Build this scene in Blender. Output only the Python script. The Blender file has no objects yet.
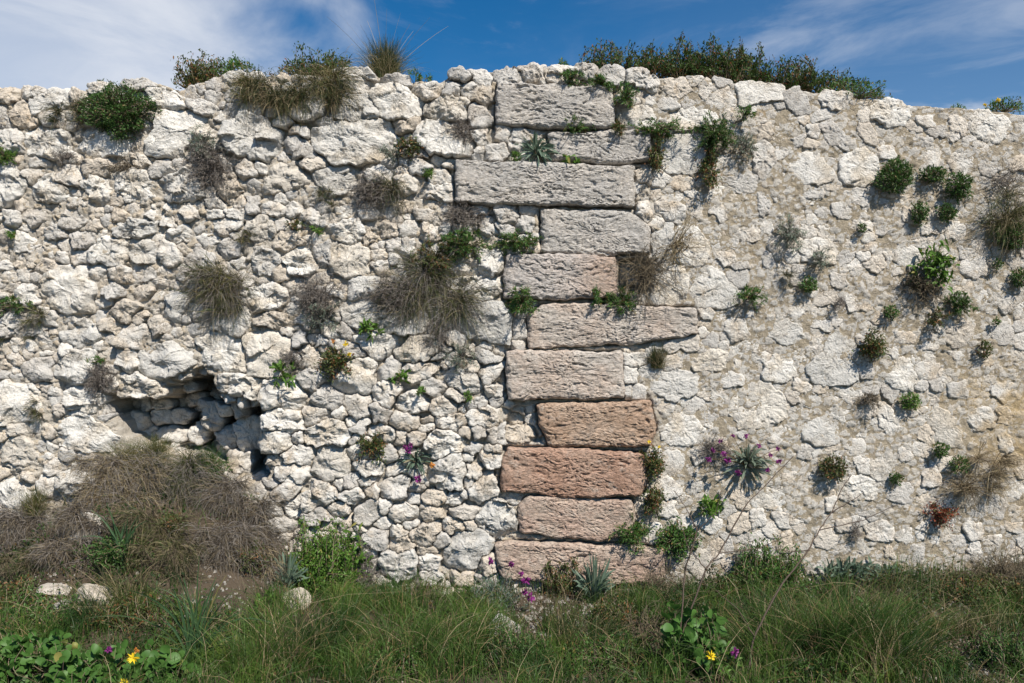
import bpy, math, random
import numpy as np
random.seed(7); RNG = np.random.default_rng(11)
R = math.radians
S = 0.0055            # metres per photo pixel at the wall face
DIST = 4.38           # camera to wall face
CZ = (580-341.5)*S    # eye height above the foot of the wall
FPX = 796.0
scene = bpy.context.scene
COL = scene.collection

# ------------------------------------------------------------------ noise
_perm = RNG.permutation(256); _perm = np.concatenate([_perm, _perm, _perm])
_g = RNG.normal(size=(256, 3)); _g /= np.linalg.norm(_g, axis=1)[:, None]
def gn(x, y, z):
    xi = np.floor(x).astype(np.int64); yi = np.floor(y).astype(np.int64); zi = np.floor(z).astype(np.int64)
    fx = x-xi; fy = y-yi; fz = z-zi
    u = fx*fx*fx*(fx*(fx*6-15)+10); v = fy*fy*fy*(fy*(fy*6-15)+10); w = fz*fz*fz*(fz*(fz*6-15)+10)
    out = 0
    for dx in (0, 1):
        wx = u if dx else 1-u
        for dy in (0, 1):
            wy = v if dy else 1-v
            for dz in (0, 1):
                wz = w if dz else 1-w
                h = _perm[_perm[_perm[(xi+dx) & 255]+((yi+dy) & 255)]+((zi+dz) & 255)]
                g = _g[h]
                out = out + wx*wy*wz*(g[..., 0]*(fx-dx)+g[..., 1]*(fy-dy)+g[..., 2]*(fz-dz))
    return out*1.6
def fbm(x, y, z, o=3, gain=.5):
    a = 1.; s = 0.
    for _ in range(o):
        s = s+a*gn(x, y, z); a *= gain; x = x*2.03+17.1; y = y*2.03+5.3; z = z*2.03+9.7
    return s
def worley(x, y, seed=0):
    xi = np.floor(x).astype(np.int64); yi = np.floor(y).astype(np.int64)
    f1 = np.full(x.shape, 9.); f2 = np.full(x.shape, 9.); idr = np.zeros(x.shape)
    for dx in (-1, 0, 1):
        for dy in (-1, 0, 1):
            h = _perm[_perm[(xi+dx+seed) & 255]+((yi+dy) & 255)]
            h2 = _perm[h+77]; h3 = _perm[h2+31]
            d = np.hypot(x-(xi+dx+h/256.), y-(yi+dy+h2/256.))
            c = d < f1
            f2 = np.where(c, f1, np.minimum(f2, d)); idr = np.where(c, h3/256., idr); f1 = np.where(c, d, f1)
    return f1, f2, idr
def sstep(a, b, x):
    t = np.clip((x-a)/(b-a), 0, 1); return t*t*(3-2*t)

# ------------------------------------------------------------------ mesh + tags
def mesh(name, v, quads=None, tris=None, mat=None, parent=None, attrs=None, smooth=True):
    me = bpy.data.meshes.new(name); v = np.asarray(v, np.float32)
    quads = np.zeros((0, 4), np.int32) if quads is None else np.asarray(quads, np.int32)
    tris = np.zeros((0, 3), np.int32) if tris is None else np.asarray(tris, np.int32)
    me.vertices.add(len(v)); me.vertices.foreach_set('co', v.ravel())
    li = np.concatenate([quads.ravel(), tris.ravel()]).astype(np.int32)
    ls = np.concatenate([np.arange(len(quads))*4, len(quads)*4+np.arange(len(tris))*3]).astype(np.int32)
    me.loops.add(len(li)); me.loops.foreach_set('vertex_index', li)
    me.polygons.add(len(ls)); me.polygons.foreach_set('loop_start', ls)
    me.polygons.foreach_set('use_smooth', np.full(len(ls), smooth))
    for k, a in (attrs or {}).items():
        at = me.attributes.new(k, 'FLOAT', 'POINT'); at.data.foreach_set('value', np.asarray(a, np.float32))
    me.update(calc_edges=True); me.validate()
    if mat: me.materials.append(mat)
    o = bpy.data.objects.new(name, me); COL.objects.link(o)
    if parent: o.parent = parent; o.matrix_parent_inverse.identity(); o.location = (-parent.location.x, -parent.location.y, -parent.location.z)
    return o
def tag(o, label=None, cat=None, group=None, kind=None):
    if label: o['label'] = label
    if cat: o['category'] = cat
    if group: o['group'] = group
    if kind: o['kind'] = kind
    return o
def empty(name, loc, label, cat, group=None):
    o = bpy.data.objects.new(name, None); COL.objects.link(o); o.location = loc; o.empty_display_size = .05
    return tag(o, label, cat, group)
def P(px, py, yd=0.):
    "point seen at photo pixel (px,py), yd metres in front of the wall face"
    d = DIST-yd
    return np.array([(px-512)/FPX*d, -yd, CZ+(341.5-py)/FPX*d])

# ------------------------------------------------------------------ materials
class NT:
    def __init__(s, tree): s.t = tree; s.t.nodes.clear()
    def n(s, typ, **kw):
        nd = s.t.nodes.new(typ)
        for k, v in kw.items():
            if k.startswith('_'): setattr(nd, k[1:], v)
        for k, v in kw.items():
            if not k.startswith('_'):
                key = k.replace('__', ' ')
                sock = nd.inputs[int(key[1:])] if key[0] == 'i' and key[1:].isdigit() else nd.inputs[key]
                if isinstance(v, bpy.types.NodeSocket): s.t.links.new(v, sock)
                else: sock.default_value = v
        return nd
    def math(s, op, a, b=0., clamp=False):
        nd = s.n('ShaderNodeMath', _operation=op, _use_clamp=clamp, i0=a, i1=b); return nd.outputs[0]
    def mix(s, f, a, b, mode='MIX'):
        nd = s.t.nodes.new('ShaderNodeMix'); nd.data_type = 'RGBA'; nd.blend_type = mode
        for i, v in ((0, f), (6, a), (7, b)):
            if isinstance(v, bpy.types.NodeSocket): s.t.links.new(v, nd.inputs[i])
            else: nd.inputs[i].default_value = v if i == 0 else (*v, 1)
        return nd.outputs[2]
    def ramp(s, v, a, b):
        nd = s.n('ShaderNodeMapRange', _interpolation_type='SMOOTHSTEP', Value=v)
        nd.inputs[1].default_value = a; nd.inputs[2].default_value = b
        return nd.outputs[0]
    def noise(s, co, sc, det=4, rough=.55, dist=0.):
        return s.n('ShaderNodeTexNoise', Vector=co, Scale=sc, Detail=det, Roughness=rough, Distortion=dist).outputs[0]
def newmat(name):
    m = bpy.data.materials.new(name); m.use_nodes = True; return m, NT(m.node_tree)
def coords(t, off=None, stretch=None):
    co = t.n('ShaderNodeNewGeometry').outputs['Position']
    if stretch: co = t.n('ShaderNodeVectorMath', _operation='MULTIPLY', i0=co, i1=stretch).outputs[0]
    if off is not None:
        c = t.n('ShaderNodeCombineXYZ', X=off, Y=off, Z=off).outputs[0]
        c = t.n('ShaderNodeVectorMath', _operation='SCALE', i0=c, Scale=13.7).outputs[0]
        co = t.n('ShaderNodeVectorMath', _operation='ADD', i0=co, i1=c).outputs[0]
    return co
def attr(t, name): return t.n('ShaderNodeAttribute', _attribute_name=name).outputs['Fac']
def finish(t, col, h, dist=.004, rough=.92, strength=1.):
    b = t.n('ShaderNodeBump', Height=h, Distance=dist, Strength=strength)
    p = t.n('ShaderNodeBsdfPrincipled', Base__Color=col, Roughness=rough, Normal=b.outputs[0])
    p.inputs['Specular IOR Level'].default_value = .25
    t.n('ShaderNodeOutputMaterial', Surface=p.outputs[0])

def weather(t, c, big):
    "old grey weathering and the ochre patch low at the far right, both fixed on the wall"
    p = t.n('ShaderNodeNewGeometry').outputs['Position']
    w = t.noise(p, 1.7, 4, .6); c = t.mix(t.math('MULTIPLY', t.ramp(w, .50, .72), .22), c, (.30, .285, .26))
    d = t.n('ShaderNodeVectorMath', _operation='DISTANCE', i0=t.n('ShaderNodeVectorMath', _operation='MULTIPLY', i0=p, i1=(1., 0., .75)).outputs[0], i1=(2.72, 0., .64)).outputs[1]
    k = t.ramp(t.math('ADD', d, t.math('MULTIPLY', t.math('SUBTRACT', w, .5), .6)), .42, .12)
    c = t.mix(t.math('MULTIPLY', t.math('MULTIPLY', k, t.ramp(big, .35, .6)), .65), c, (.50, .36, .18))
    return c
def stone_mat(name, white, cream, grey, blend_warm=.5):
    m, t = newmat(name)
    tint = attr(t, 'tint'); co = coords(t, tint)
    big = t.noise(co, 7, 3, .6); mid = t.noise(co, 28, 4, .65); fine = t.noise(co, 130, 3, .7); vf = t.noise(co, 420, 2, .6)
    c = t.mix(t.ramp(big, .42, .70), white, cream)
    tw = t.math('FRACT', t.math('MULTIPLY', tint, 7.31))
    c = t.mix(t.math('MULTIPLY', t.ramp(tw, .35, 1.), .75), c, grey)
    tw2 = t.math('FRACT', t.math('MULTIPLY', tint, 23.7))
    c = t.mix(t.math('MULTIPLY', t.ramp(tw2, .7, 1.), blend_warm), c, cream)
    c = t.mix(t.math('MULTIPLY', t.ramp(mid, .50, .72), .5), c, tuple(x*.6 for x in grey))
    st = t.noise(co, 14, 4, .6, 1.); c = t.mix(t.math('MULTIPLY', t.ramp(st, .62, .75), .5), c, (.50, .33, .15))
    c = t.mix(t.math('MULTIPLY', t.ramp(fine, .57, .70), .60), c, (.13, .125, .115))     # lichen specks
    c = t.mix(t.math('MULTIPLY', t.ramp(vf, .3, .7), .16), c, (.85, .84, .82))
    v = t.n('ShaderNodeTexVoronoi', _feature='DISTANCE_TO_EDGE', Vector=t.n('ShaderNodeVectorMath', _operation='ADD', i0=co,
            i1=t.n('ShaderNodeTexNoise', Vector=co, Scale=9.).outputs['Color']).outputs[0], Scale=6.).outputs[0]
    crack = t.ramp(v, .0, .022)
    crk = t.math('MULTIPLY', t.math('SUBTRACT', 1., crack), t.ramp(big, .45, .6))
    c = t.mix(t.math('MULTIPLY', crk, .6), c, (.16, .14, .12))
    c = weather(t, c, big)
    h = t.math('ADD', t.math('MULTIPLY', mid, 1.4), t.math('ADD', fine, t.math('MULTIPLY', vf, .35)))
    h = t.math('SUBTRACT', h, t.math('MULTIPLY', crk, .8))
    finish(t, c, h, .0085)
    return m
M = {}
M['stone'] = stone_mat('limestone', (.80, .765, .70), (.68, .585, .455), (.56, .54, .50))
M['rubble'] = stone_mat('limestone_rubble', (.75, .71, .645), (.64, .53, .40), (.50, .475, .44), .7)
def block_mat(name, a, b, c3, turn=None):
    m, t = newmat(name); tint = attr(t, 'tint'); co = coords(t, tint)
    cs = t.n('ShaderNodeVectorMath', _operation='MULTIPLY', i0=co, i1=(1., 1., 3.)).outputs[0]
    big = t.noise(co, 5, 3, .6); mid = t.noise(cs, 22, 4, .65); fine = t.noise(cs, 110, 3, .7); vf = t.noise(co, 380, 2, .6)
    c = t.mix(t.ramp(big, .35, .65), a, b)
    if turn:      # the stone itself turns from grey to pink along its length
        sp = t.n('ShaderNodeSeparateXYZ', Vector=t.n('ShaderNodeNewGeometry').outputs['Position']).outputs[0]
        c = t.mix(t.math('MULTIPLY', t.ramp(t.math('ADD', sp, t.math('MULTIPLY', big, .25)), .38, .66), .85), c, turn)
    c = t.mix(t.math('MULTIPLY', t.ramp(mid, .5, .7), .55), c, c3)
    c = t.mix(t.math('MULTIPLY', t.ramp(fine, .58, .72), .45), c, tuple(x*.4 for x in a))
    c = t.mix(t.math('MULTIPLY', t.ramp(vf, .45, .7), .15), c, (.8, .78, .76))
    li = t.noise(co, 11, 4, .7, .6); c = t.mix(t.math('MULTIPLY', t.ramp(li, .56, .68), .45), c, (.62, .57, .50)); c = t.mix(t.math('MULTIPLY', t.ramp(li, .42, .32), .40), c, (.26, .235, .21))
    pn = t.noise(cs, 62, 3, .6); pt_ = t.ramp(pn, .54, .68); c = t.mix(t.math('MULTIPLY', pt_, .35), c, tuple(x*.5 for x in a))
    h = t.math('SUBTRACT', t.math('ADD', t.math('MULTIPLY', mid, 1.2), t.math('ADD', fine, t.math('MULTIPLY', vf, .5))), t.math('MULTIPLY', pt_, 1.0))
    finish(t, c, h, .008); return m
M['b_grey'] = block_mat('dressed_limestone_grey', (.55, .52, .48), (.64, .585, .52), (.46, .435, .40))
M['b_pink'] = block_mat('dressed_limestone_pinkish', (.56, .515, .475), (.60, .53, .475), (.48, .435, .40), (.57, .41, .31))
M['b_beige'] = block_mat('dressed_limestone_beige', (.64, .575, .505), (.62, .50, .41), (.56, .50, .445))
M['b_tan'] = block_mat('dressed_sandstone_tan', (.49, .33, .225), (.56, .41, .30), (.40, .26, .175))
M['b_red'] = block_mat('dressed_sandstone_reddish', (.46, .275, .19), (.53, .36, .265), (.37, .215, .145))
M['b_rose'] = block_mat('dressed_sandstone_rose', (.54, .385, .30), (.60, .485, .39), (.46, .32, .24))

M['gravel'] = stone_mat('limestone_gravel', (.42, .39, .34), (.36, .30, .23), (.26, .24, .215), .7)
m, t = newmat('lime_mortar'); co = coords(t); peb = attr(t, 'peb'); rightw = attr(t, 'side')
big = t.noise(co, 4, 3, .6); mid = t.noise(co, 30, 4, .65); fine = t.noise(co, 150, 3, .7); vf = t.noise(co, 500, 2, .6)
cl = t.mix(big, (.56, .515, .445), (.46, .41, .34)); cr = t.mix(big, (.43, .365, .27), (.375, .315, .23))
c = t.mix(rightw, cl, cr)
c = t.mix(t.ramp(peb, .45, .6), c, t.mix(t.ramp(peb, .6, 1.), (.60, .565, .51), (.58, .49, .37)))
st = t.noise(co, 9, 5, .6, 1.5); c = t.mix(t.math('MULTIPLY', t.ramp(st, .6, .75), .45), c, (.50, .34, .17))
c = t.mix(t.math('MULTIPLY', t.ramp(mid, .52, .7), .35), c, (.25, .225, .2))
c = t.mix(t.math('MULTIPLY', t.ramp(fine, .58, .7), .5), c, (.15, .135, .12))
c = weather(t, c, big)
h = t.math('ADD', t.math('MULTIPLY', mid, 1.3), t.math('ADD', fine, t.math('MULTIPLY', vf, .4)))
finish(t, c, h, .009); M['mortar'] = m

m, t = newmat('soil'); co = coords(t)
big = t.noise(co, 3, 5, .6); mid = t.noise(co, 25, 6, .7); fine = t.noise(co, 140, 5, .7)
c = t.mix(t.ramp(big, .35, .65), (.075, .055, .036), (.15, .115, .08)); c = t.mix(t.ramp(mid, .55, .75), c, (.26, .22, .17)); c = t.mix(t.ramp(fine, .55, .7), c, (.07, .05, .035))
finish(t, c, t.math('ADD', mid, fine), .02); M['soil'] = m

def leafmat(name, a, b, odd=None, odd_at=.86, trans=.3, rough=.5):
    m, t = newmat(name)
    r = t.n('ShaderNodeNewGeometry').outputs['Random Per Island']
    co = coords(t); bn = t.noise(co, 40, 3)
    c = t.mix(t.math('MULTIPLY', t.math('ADD', r, bn), .6, True), a, b)
    if 'grass' in name or 'weed' in name:      # patches of yellower and of bluer, darker species
        sp = t.noise(co, 3.2, 3); c = t.mix(t.math('MULTIPLY', t.ramp(sp, .45, .62), .75), c, tuple(x*k for x, k in zip(a, (.6, .75, .9)))); c = t.mix(t.math('MULTIPLY', t.ramp(sp, .44, .3), .6), c, tuple(x*k for x, k in zip(b, (1.5, 1.25, 1.))))
    if odd:
        r2 = t.math('FRACT', t.math('MULTIPLY', r, 17.13))
        c = t.mix(t.ramp(r2, odd_at, odd_at+.03), c, odd)
    p = t.n('ShaderNodeBsdfPrincipled', Base__Color=c, Roughness=rough); p.inputs['Specular IOR Level'].default_value = .3
    if trans > 0:
        tr = t.n('ShaderNodeBsdfTranslucent', Color=c)
        p = t.n('ShaderNodeMixShader', i0=trans, i1=p.outputs[0], i2=tr.outputs[0])
    t.n('ShaderNodeOutputMaterial', Surface=p.outputs[0]); M[name] = m
leafmat('dark_green', (.030, .075, .016), (.085, .17, .04), (.22, .17, .07), .93)
leafmat('bright_green', (.055, .135, .018), (.14, .26, .045), (.28, .25, .07), .93)
leafmat('mid_green', (.045, .11, .022), (.10, .20, .045), (.25, .17, .06), .88)
leafmat('olive_green', (.05, .08, .02), (.11, .14, .045), (.25, .12, .05), .78)
leafmat('weed_green', (.016, .038, .009), (.060, .11, .024), (.12, .08, .03), .88)
leafmat('strap_green', (.028, .070, .030), (.070, .135, .055), (.20, .18, .07), .93)
leafmat('bark', (.05, .036, .028), (.11, .08, .06), None, 1, 0, .8)
leafmat('mallow_green', (.045, .12, .022), (.10, .21, .045), (.30, .28, .08), .97)
leafmat('hedge_green', (.026, .056, .014), (.075, .125, .030), (.20, .08, .035), .88)
leafmat('grey_green', (.085, .135, .095), (.18, .25, .18), (.24, .21, .13), .93)
leafmat('silver_green', (.13, .175, .13), (.25, .30, .23), (.25, .21, .17), .8)
leafmat('grass_green', (.026, .062, .012), (.105, .185, .036), (.28, .21, .10), .90)
leafmat('grass_olive', (.040, .058, .016), (.125, .14, .045), (.33, .27, .15), .76)
leafmat('straw', (.26, .20, .11), (.44, .36, .22), (.16, .11, .06), .75, .2, .7)
leafmat('dry_grey', (.15, .13, .115), (.32, .285, .25), (.10, .08, .065), .75, .1, .85)
leafmat('dry_brown', (.11, .085, .055), (.27, .22, .145), (.06, .045, .033), .8, .1, .85)
leafmat('purple', (.16, .02, .13), (.34, .05, .27), (.10, .02, .10), .8)
leafmat('yellow', (.75, .50, .02), (.85, .65, .03), None, 1, .2)
leafmat('red_leaf', (.22, .04, .025), (.33, .10, .05), (.12, .12, .04), .7)
leafmat('orange_leaf', (.55, .20, .05), (.65, .3, .06))
# ------------------------------------------------------------------ stone outlines traced stone by stone (window origin, then polygons)
WIN = [
((0,50), """0,155 60,155 82,170 75,190 30,205 0,210|95,150 150,150 175,160 150,182 100,185|120,190 200,155 270,160 272,185 235,215 175,245 135,248 125,215|40,225 110,195 130,235 145,285 125,295 75,285 45,255|0,220 30,222 45,265 50,295 0,300|155,255 215,230 240,245 235,290 175,292|272,170 290,158 330,175 325,200 280,200|0,305 60,310 95,335 90,390 30,390 0,375|100,340 150,295 210,300 270,330 262,385 205,410 125,400 100,370|265,330 345,300 430,330 495,350 490,390 380,405 310,395 270,370|560,390 600,290 610,240 700,230 800,260 850,290 830,320 720,330 700,400 600,400|565,150 640,155 700,180 700,225 640,235 575,205|700,190 770,200 825,225 820,250 745,235|850,330 870,281 941,247 1010,273 1067,307 1063,387 1010,414 930,402 869,376|110,420 180,415 195,435 175,450 120,445|105,465 140,450 180,460 160,490 125,505|205,465 230,440 330,450 335,490 280,510 225,490|320,440 400,420 440,415 450,440 400,470 330,480|435,480 520,450 570,480 575,525 610,545 570,575 500,580 465,545|130,540 165,490 210,480 230,520 270,550 250,575 150,575|315,500 360,485 420,500 435,550 410,580 360,590 345,540|500,405 585,415 590,435 555,445 510,425|560,440 640,430 670,460 620,480 570,470|620,500 700,460 770,490 775,555 720,570 650,575 615,545|820,500 890,480 915,540 880,575 840,555|890,450 950,430 970,470 930,490|0,430 50,430 70,480 110,505 75,560 0,600|700,610 740,600 750,635 715,645|785,575 840,575 850,600 800,605|870,615 925,610 960,630 920,645 880,635|35,625 75,620 78,660 55,683 40,670|430,545 465,560 465,590 430,590|770,605 835,610 850,628 800,635|345,140 420,135 440,160 360,170|470,125 560,120 590,140 500,150|840,100 990,95 1000,112 900,120 850,125"""),
((250,20), """300,235 340,220 440,225 450,255 430,280 340,280 305,265|300,330 330,290 430,285 480,330 485,360 450,390 350,380 310,360|468,285 490,260 570,250 620,290 655,325 655,350 610,375 530,385 490,345|315,200 400,190 450,200 490,235 480,245 440,222 330,220|490,225 600,220 605,250 570,245 500,240|610,260 690,250 730,255 725,290 680,300 630,285|755,200 795,193 825,215 810,235 775,225|838,200 890,200 915,225 910,250 870,240|735,260 760,238 805,250 800,285 755,298 732,290|800,265 840,250 905,270 910,305 880,325 830,305|935,205 970,190 1040,195 1050,240 950,250 938,230|665,330 740,295 820,300 835,320 815,370 760,390 700,380 670,360|820,330 850,315 895,345 912,385 890,415 850,410 835,370|240,425 280,410 400,395 545,395 560,450 540,510 480,530 400,550 330,555 290,520 255,480|545,390 640,385 650,400 600,425 550,430|630,460 650,400 720,395 780,400 850,460 850,510 740,515 680,500|75,380 140,370 165,395 145,410 85,405|145,410 215,420 225,440 170,440|130,460 180,440 220,470 250,510 240,535 170,530|240,390 310,380 320,408 270,412|350,375 400,375 405,400 355,402|460,370 500,362 515,385 470,392|840,430 890,425 900,475 870,485 845,460|50,600 120,550 180,550 225,590 215,620 170,640 100,660 60,650|250,590 300,565 400,565 430,600 400,640 330,670 280,640|890,490 960,485 975,510 940,535 895,530|940,410 985,405 985,465 945,455|600,545 650,540 680,565 650,585 610,575|190,535 280,530 300,550 240,568 200,560|640,660 650,625 760,630 775,683 720,683|850,490 885,490 885,530 850,530|690,590 740,580 760,610 700,625|300,530 340,530 350,550 310,555|430,245 475,250 480,275 450,285 430,270|160,300 200,250 280,240 300,320 250,380 190,380 150,350|0,240 100,235 110,260 60,330 0,300|100,480 125,470 145,520 105,530|440,590 500,560 540,600 480,620|560,600 620,600 640,640 590,660"""),
((500,20), """60,195 90,185 165,185 165,240 100,235|180,185 270,180 295,205 290,240 190,235|300,180 360,180 355,225 305,215|375,200 400,185 465,195 455,245 400,240|485,200 540,200 595,235 580,280 535,250 485,240|610,250 650,230 700,230 720,270 690,298 650,280|755,240 790,230 810,260 780,298 760,280|900,250 987,240 1060,245 1060,300 920,320|470,350 540,320 605,380 560,410 480,430 465,400|625,380 700,340 790,350 820,375 800,400 720,410 660,420|600,470 620,445 720,445 770,490 760,560 720,585 640,580 600,540|525,580 570,570 580,600 570,625 530,610|40,425 70,418 145,420 150,445 110,460 80,500 40,500|0,410 40,405 40,460 0,465|580,580 615,575 640,605 610,635 580,620|640,590 700,585 740,620 720,645 655,640|960,500 1010,450 1040,520 1000,600 965,570|710,655 740,655 760,683 720,683|855,345 905,345 905,380 860,380|720,222 760,222 760,240 720,240|815,230 865,230 865,248 815,248"""),
((760,60), """90,130 130,110 170,150 180,200 120,195|225,140 250,125 330,130 340,155 290,190 240,170|415,180 440,160 520,155 565,185 550,245 480,250 425,215|715,225 740,215 780,240 770,285 730,260|775,200 830,195 940,230 930,290 880,310 820,300 800,260|975,225 1030,225 1030,290 980,270|235,245 265,230 300,270 335,320 330,338 260,310|375,260 400,245 440,290 430,320 400,310|0,335 40,345 68,380 60,420 30,445 0,440|100,410 170,360 220,370 270,440 270,460 160,460 110,440|305,370 400,342 445,390 435,465 380,475 310,460|625,350 670,345 670,405 625,400|720,370 780,340 795,380 770,435 720,420|830,370 870,355 910,410 890,440 835,420|0,250 40,250 40,300 0,305|160,500 210,490 245,510 215,525 165,515|320,510 360,500 420,520 410,545 340,540|275,545 340,555 355,590 310,600 280,580|600,225 650,220 650,260 610,245|540,570 570,570 575,620 545,610|700,640 740,610 765,630 760,683 710,670|945,375 990,370 1000,420 950,420|715,285 735,278 748,295 730,305|585,300 640,305 640,325 600,325|0,510 20,540 30,580 0,590|185,250 210,250 210,290 185,290|175,300 215,320 205,335 175,325|640,265 690,265 690,290 650,290|450,330 500,335 500,370 460,365"""),
((0,220), """155,250 190,200 250,180 330,175 365,260 360,340 260,355 180,300|350,110 390,70 470,70 490,120 460,175 380,160 340,145|440,20 510,5 590,10 590,50 510,65 445,70|420,200 470,185 500,200 510,225 460,235 425,225|420,335 480,310 545,330 500,380 435,370|500,370 530,340 570,350 530,390|450,440 475,410 550,400 560,440 530,480 460,475|530,530 560,490 640,470 750,500 750,545 640,600 545,590|230,420 290,380 370,400 380,450 300,475 240,450|210,560 290,500 360,500 375,550 330,610 240,620|95,560 130,525 200,525 190,610 110,600|0,380 90,350 110,360 60,430 0,450|810,400 850,320 900,325 945,350 940,440 900,445 825,420|765,450 830,430 910,445 935,570 850,580 790,545|925,430 950,410 1000,400 1110,460 1100,530 1085,590 945,590|815,595 870,580 987,600 1010,630 975,670 900,660 830,640|450,590 520,590 600,620 630,640 610,665 450,665|710,150 750,115 810,140 825,175 750,185|820,100 870,75 920,90 900,130 850,150|40,110 80,50 120,45 150,90 130,115 60,120|730,215 760,190 790,200 770,235 740,235|630,280 700,270 720,300 680,400 640,375|460,500 510,500 525,550 490,575 455,550|80,255 120,250 150,310 120,330 80,300|580,600 620,600 635,640 600,640|630,45 700,30 740,50 730,80 640,70|610,90 650,85 690,150 660,175 615,150|820,15 900,0 910,30 850,60 825,45|240,475 275,470 280,500 245,505|590,430 640,395 645,420 600,440|0,270 25,290 0,310|520,270 560,240 590,270 570,295 530,300|500,80 600,90 605,150 530,165 490,130|180,40 230,20 250,60 200,70|270,130 330,120 340,150 290,160|0,180 30,150 40,190 0,200|280,60 350,50 370,90 300,110|390,260 430,240 480,270 420,290|160,370 210,360 220,400 170,400|560,380 600,370 620,390 590,410"""),
((250,190), """645,10 680,0 765,0 772,60 720,75 650,60|45,65 90,52 130,65 125,90 60,98|185,95 230,80 270,105 265,130 205,120|270,115 310,90 340,120 330,135 275,138|0,120 60,95 100,130 95,180 40,200 0,170|95,190 120,165 180,165 200,200 170,220 100,220|270,150 350,125 410,120 430,160 400,205 330,180|305,280 330,220 400,210 450,240 440,310 390,330 320,310|0,225 70,230 115,260 110,300 60,320 0,300|135,260 180,215 240,230 260,290 210,320 160,310|375,375 400,330 480,335 500,370 450,405 380,410|0,380 90,360 140,380 145,430 50,460 0,455|350,440 450,415 480,450 480,520 400,525 350,480|480,510 600,450 680,480 670,530 510,540|650,130 750,130 750,160 700,195 650,180|770,350 870,330 945,345 950,380 900,420 790,405|780,440 920,420 985,470 980,580 880,560 790,540|405,565 480,545 550,560 570,590 480,640 430,610|550,610 620,560 720,560 720,600 660,640 570,640|0,520 50,515 160,570 160,640 140,683 90,710 0,700|20,500 60,465 150,480 155,515 60,515|860,600 950,635 940,655 860,640|290,200 310,270 280,290 240,240|145,350 200,345 210,390 160,400|470,130 560,130 560,170 500,175|565,130 620,120 630,165 580,170|520,200 575,190 570,230 530,240|580,190 620,195 610,270 580,255|135,55 185,55 200,90 150,95|620,85 700,80 730,95 710,120 640,110|330,70 400,65 400,95 340,105|420,85 470,80 475,105 430,108|530,250 550,240 560,270 535,275|290,360 340,350 370,400 330,410 295,400|890,220 960,230 970,270 920,330 880,310 870,250|720,550 800,540 830,580 790,600|470,280 520,280 530,300 490,320|500,610 540,610 530,640 500,640|100,125 140,125 150,155 115,160|940,135 990,130 990,180 950,160|170,540 210,550 210,590 180,590|880,130 930,140 940,165 890,165|100,310 130,290 150,330 110,340|0,30 30,40 40,80 0,90|840,60 890,60 895,90 850,95"""),
((490,190), """630,60 660,40 740,80 720,120 650,100|625,250 630,170 680,130 700,230 680,280 630,275|705,200 720,140 780,150 830,220 820,270 770,290 710,260|615,400 620,320 660,290 730,300 740,400 690,425 620,425|760,320 850,300 910,350 940,420 880,440 790,440 760,380|905,320 970,305 985,340 960,365 900,350|750,30 790,40 795,110 760,90|840,60 870,60 895,100 870,115 845,95|100,120 130,95 160,110 150,150 105,160|0,340 30,340 35,380 0,400|0,450 50,445 85,500 75,580 20,575 0,560|90,500 125,490 130,560 95,570|770,650 820,620 900,615 925,660 850,680 780,675|890,500 960,500 980,560 920,570|920,280 975,280 980,295 930,300|500,625 580,625 590,660 520,660|660,592 785,560 785,600 680,608|93,580 120,575 118,605 95,605|865,240 910,230 930,265 890,285|800,460 830,455 840,490 815,490|640,650 700,630 740,660 660,683|30,70 90,60 110,90 90,130 40,130|120,70 170,65 175,85 125,90|560,60 600,40 620,100 590,130"""),
((764,220), """0,120 20,130 38,170 20,180 0,165|130,110 170,75 250,80 280,110 260,160 150,150|380,165 440,140 455,170 420,205|0,400 60,380 120,400 145,450 80,470 20,440|170,560 270,430 340,480 360,530 350,600 300,615 230,620 180,600|350,540 400,550 410,590 380,605 350,590|465,600 520,510 545,540 580,600 560,640 490,630|0,560 60,500 100,520 110,590 70,610 0,600|740,180 780,140 830,150 840,200 790,220|870,280 930,270 960,320 910,350 880,320|690,430 750,380 795,400 780,460 720,480 690,460|120,610 180,640 150,655 115,640|245,210 300,215 310,240 270,260|500,430 565,440 560,470 500,460|860,400 920,380 940,440 900,470 860,450|400,355 440,345 450,385 415,390|170,385 240,385 245,415 190,415|590,40 640,30 650,50 600,55|700,20 745,10 745,70 710,70|80,660 130,655 130,683 80,683|450,640 500,650 480,683|20,90 70,80 80,120 40,150|100,210 150,210 150,250 100,240|960,100 1000,90 1010,140 970,140|350,130 390,130 390,155 355,150|630,620 660,610 670,640 640,650|940,440 985,430 990,480 950,480"""),
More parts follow.
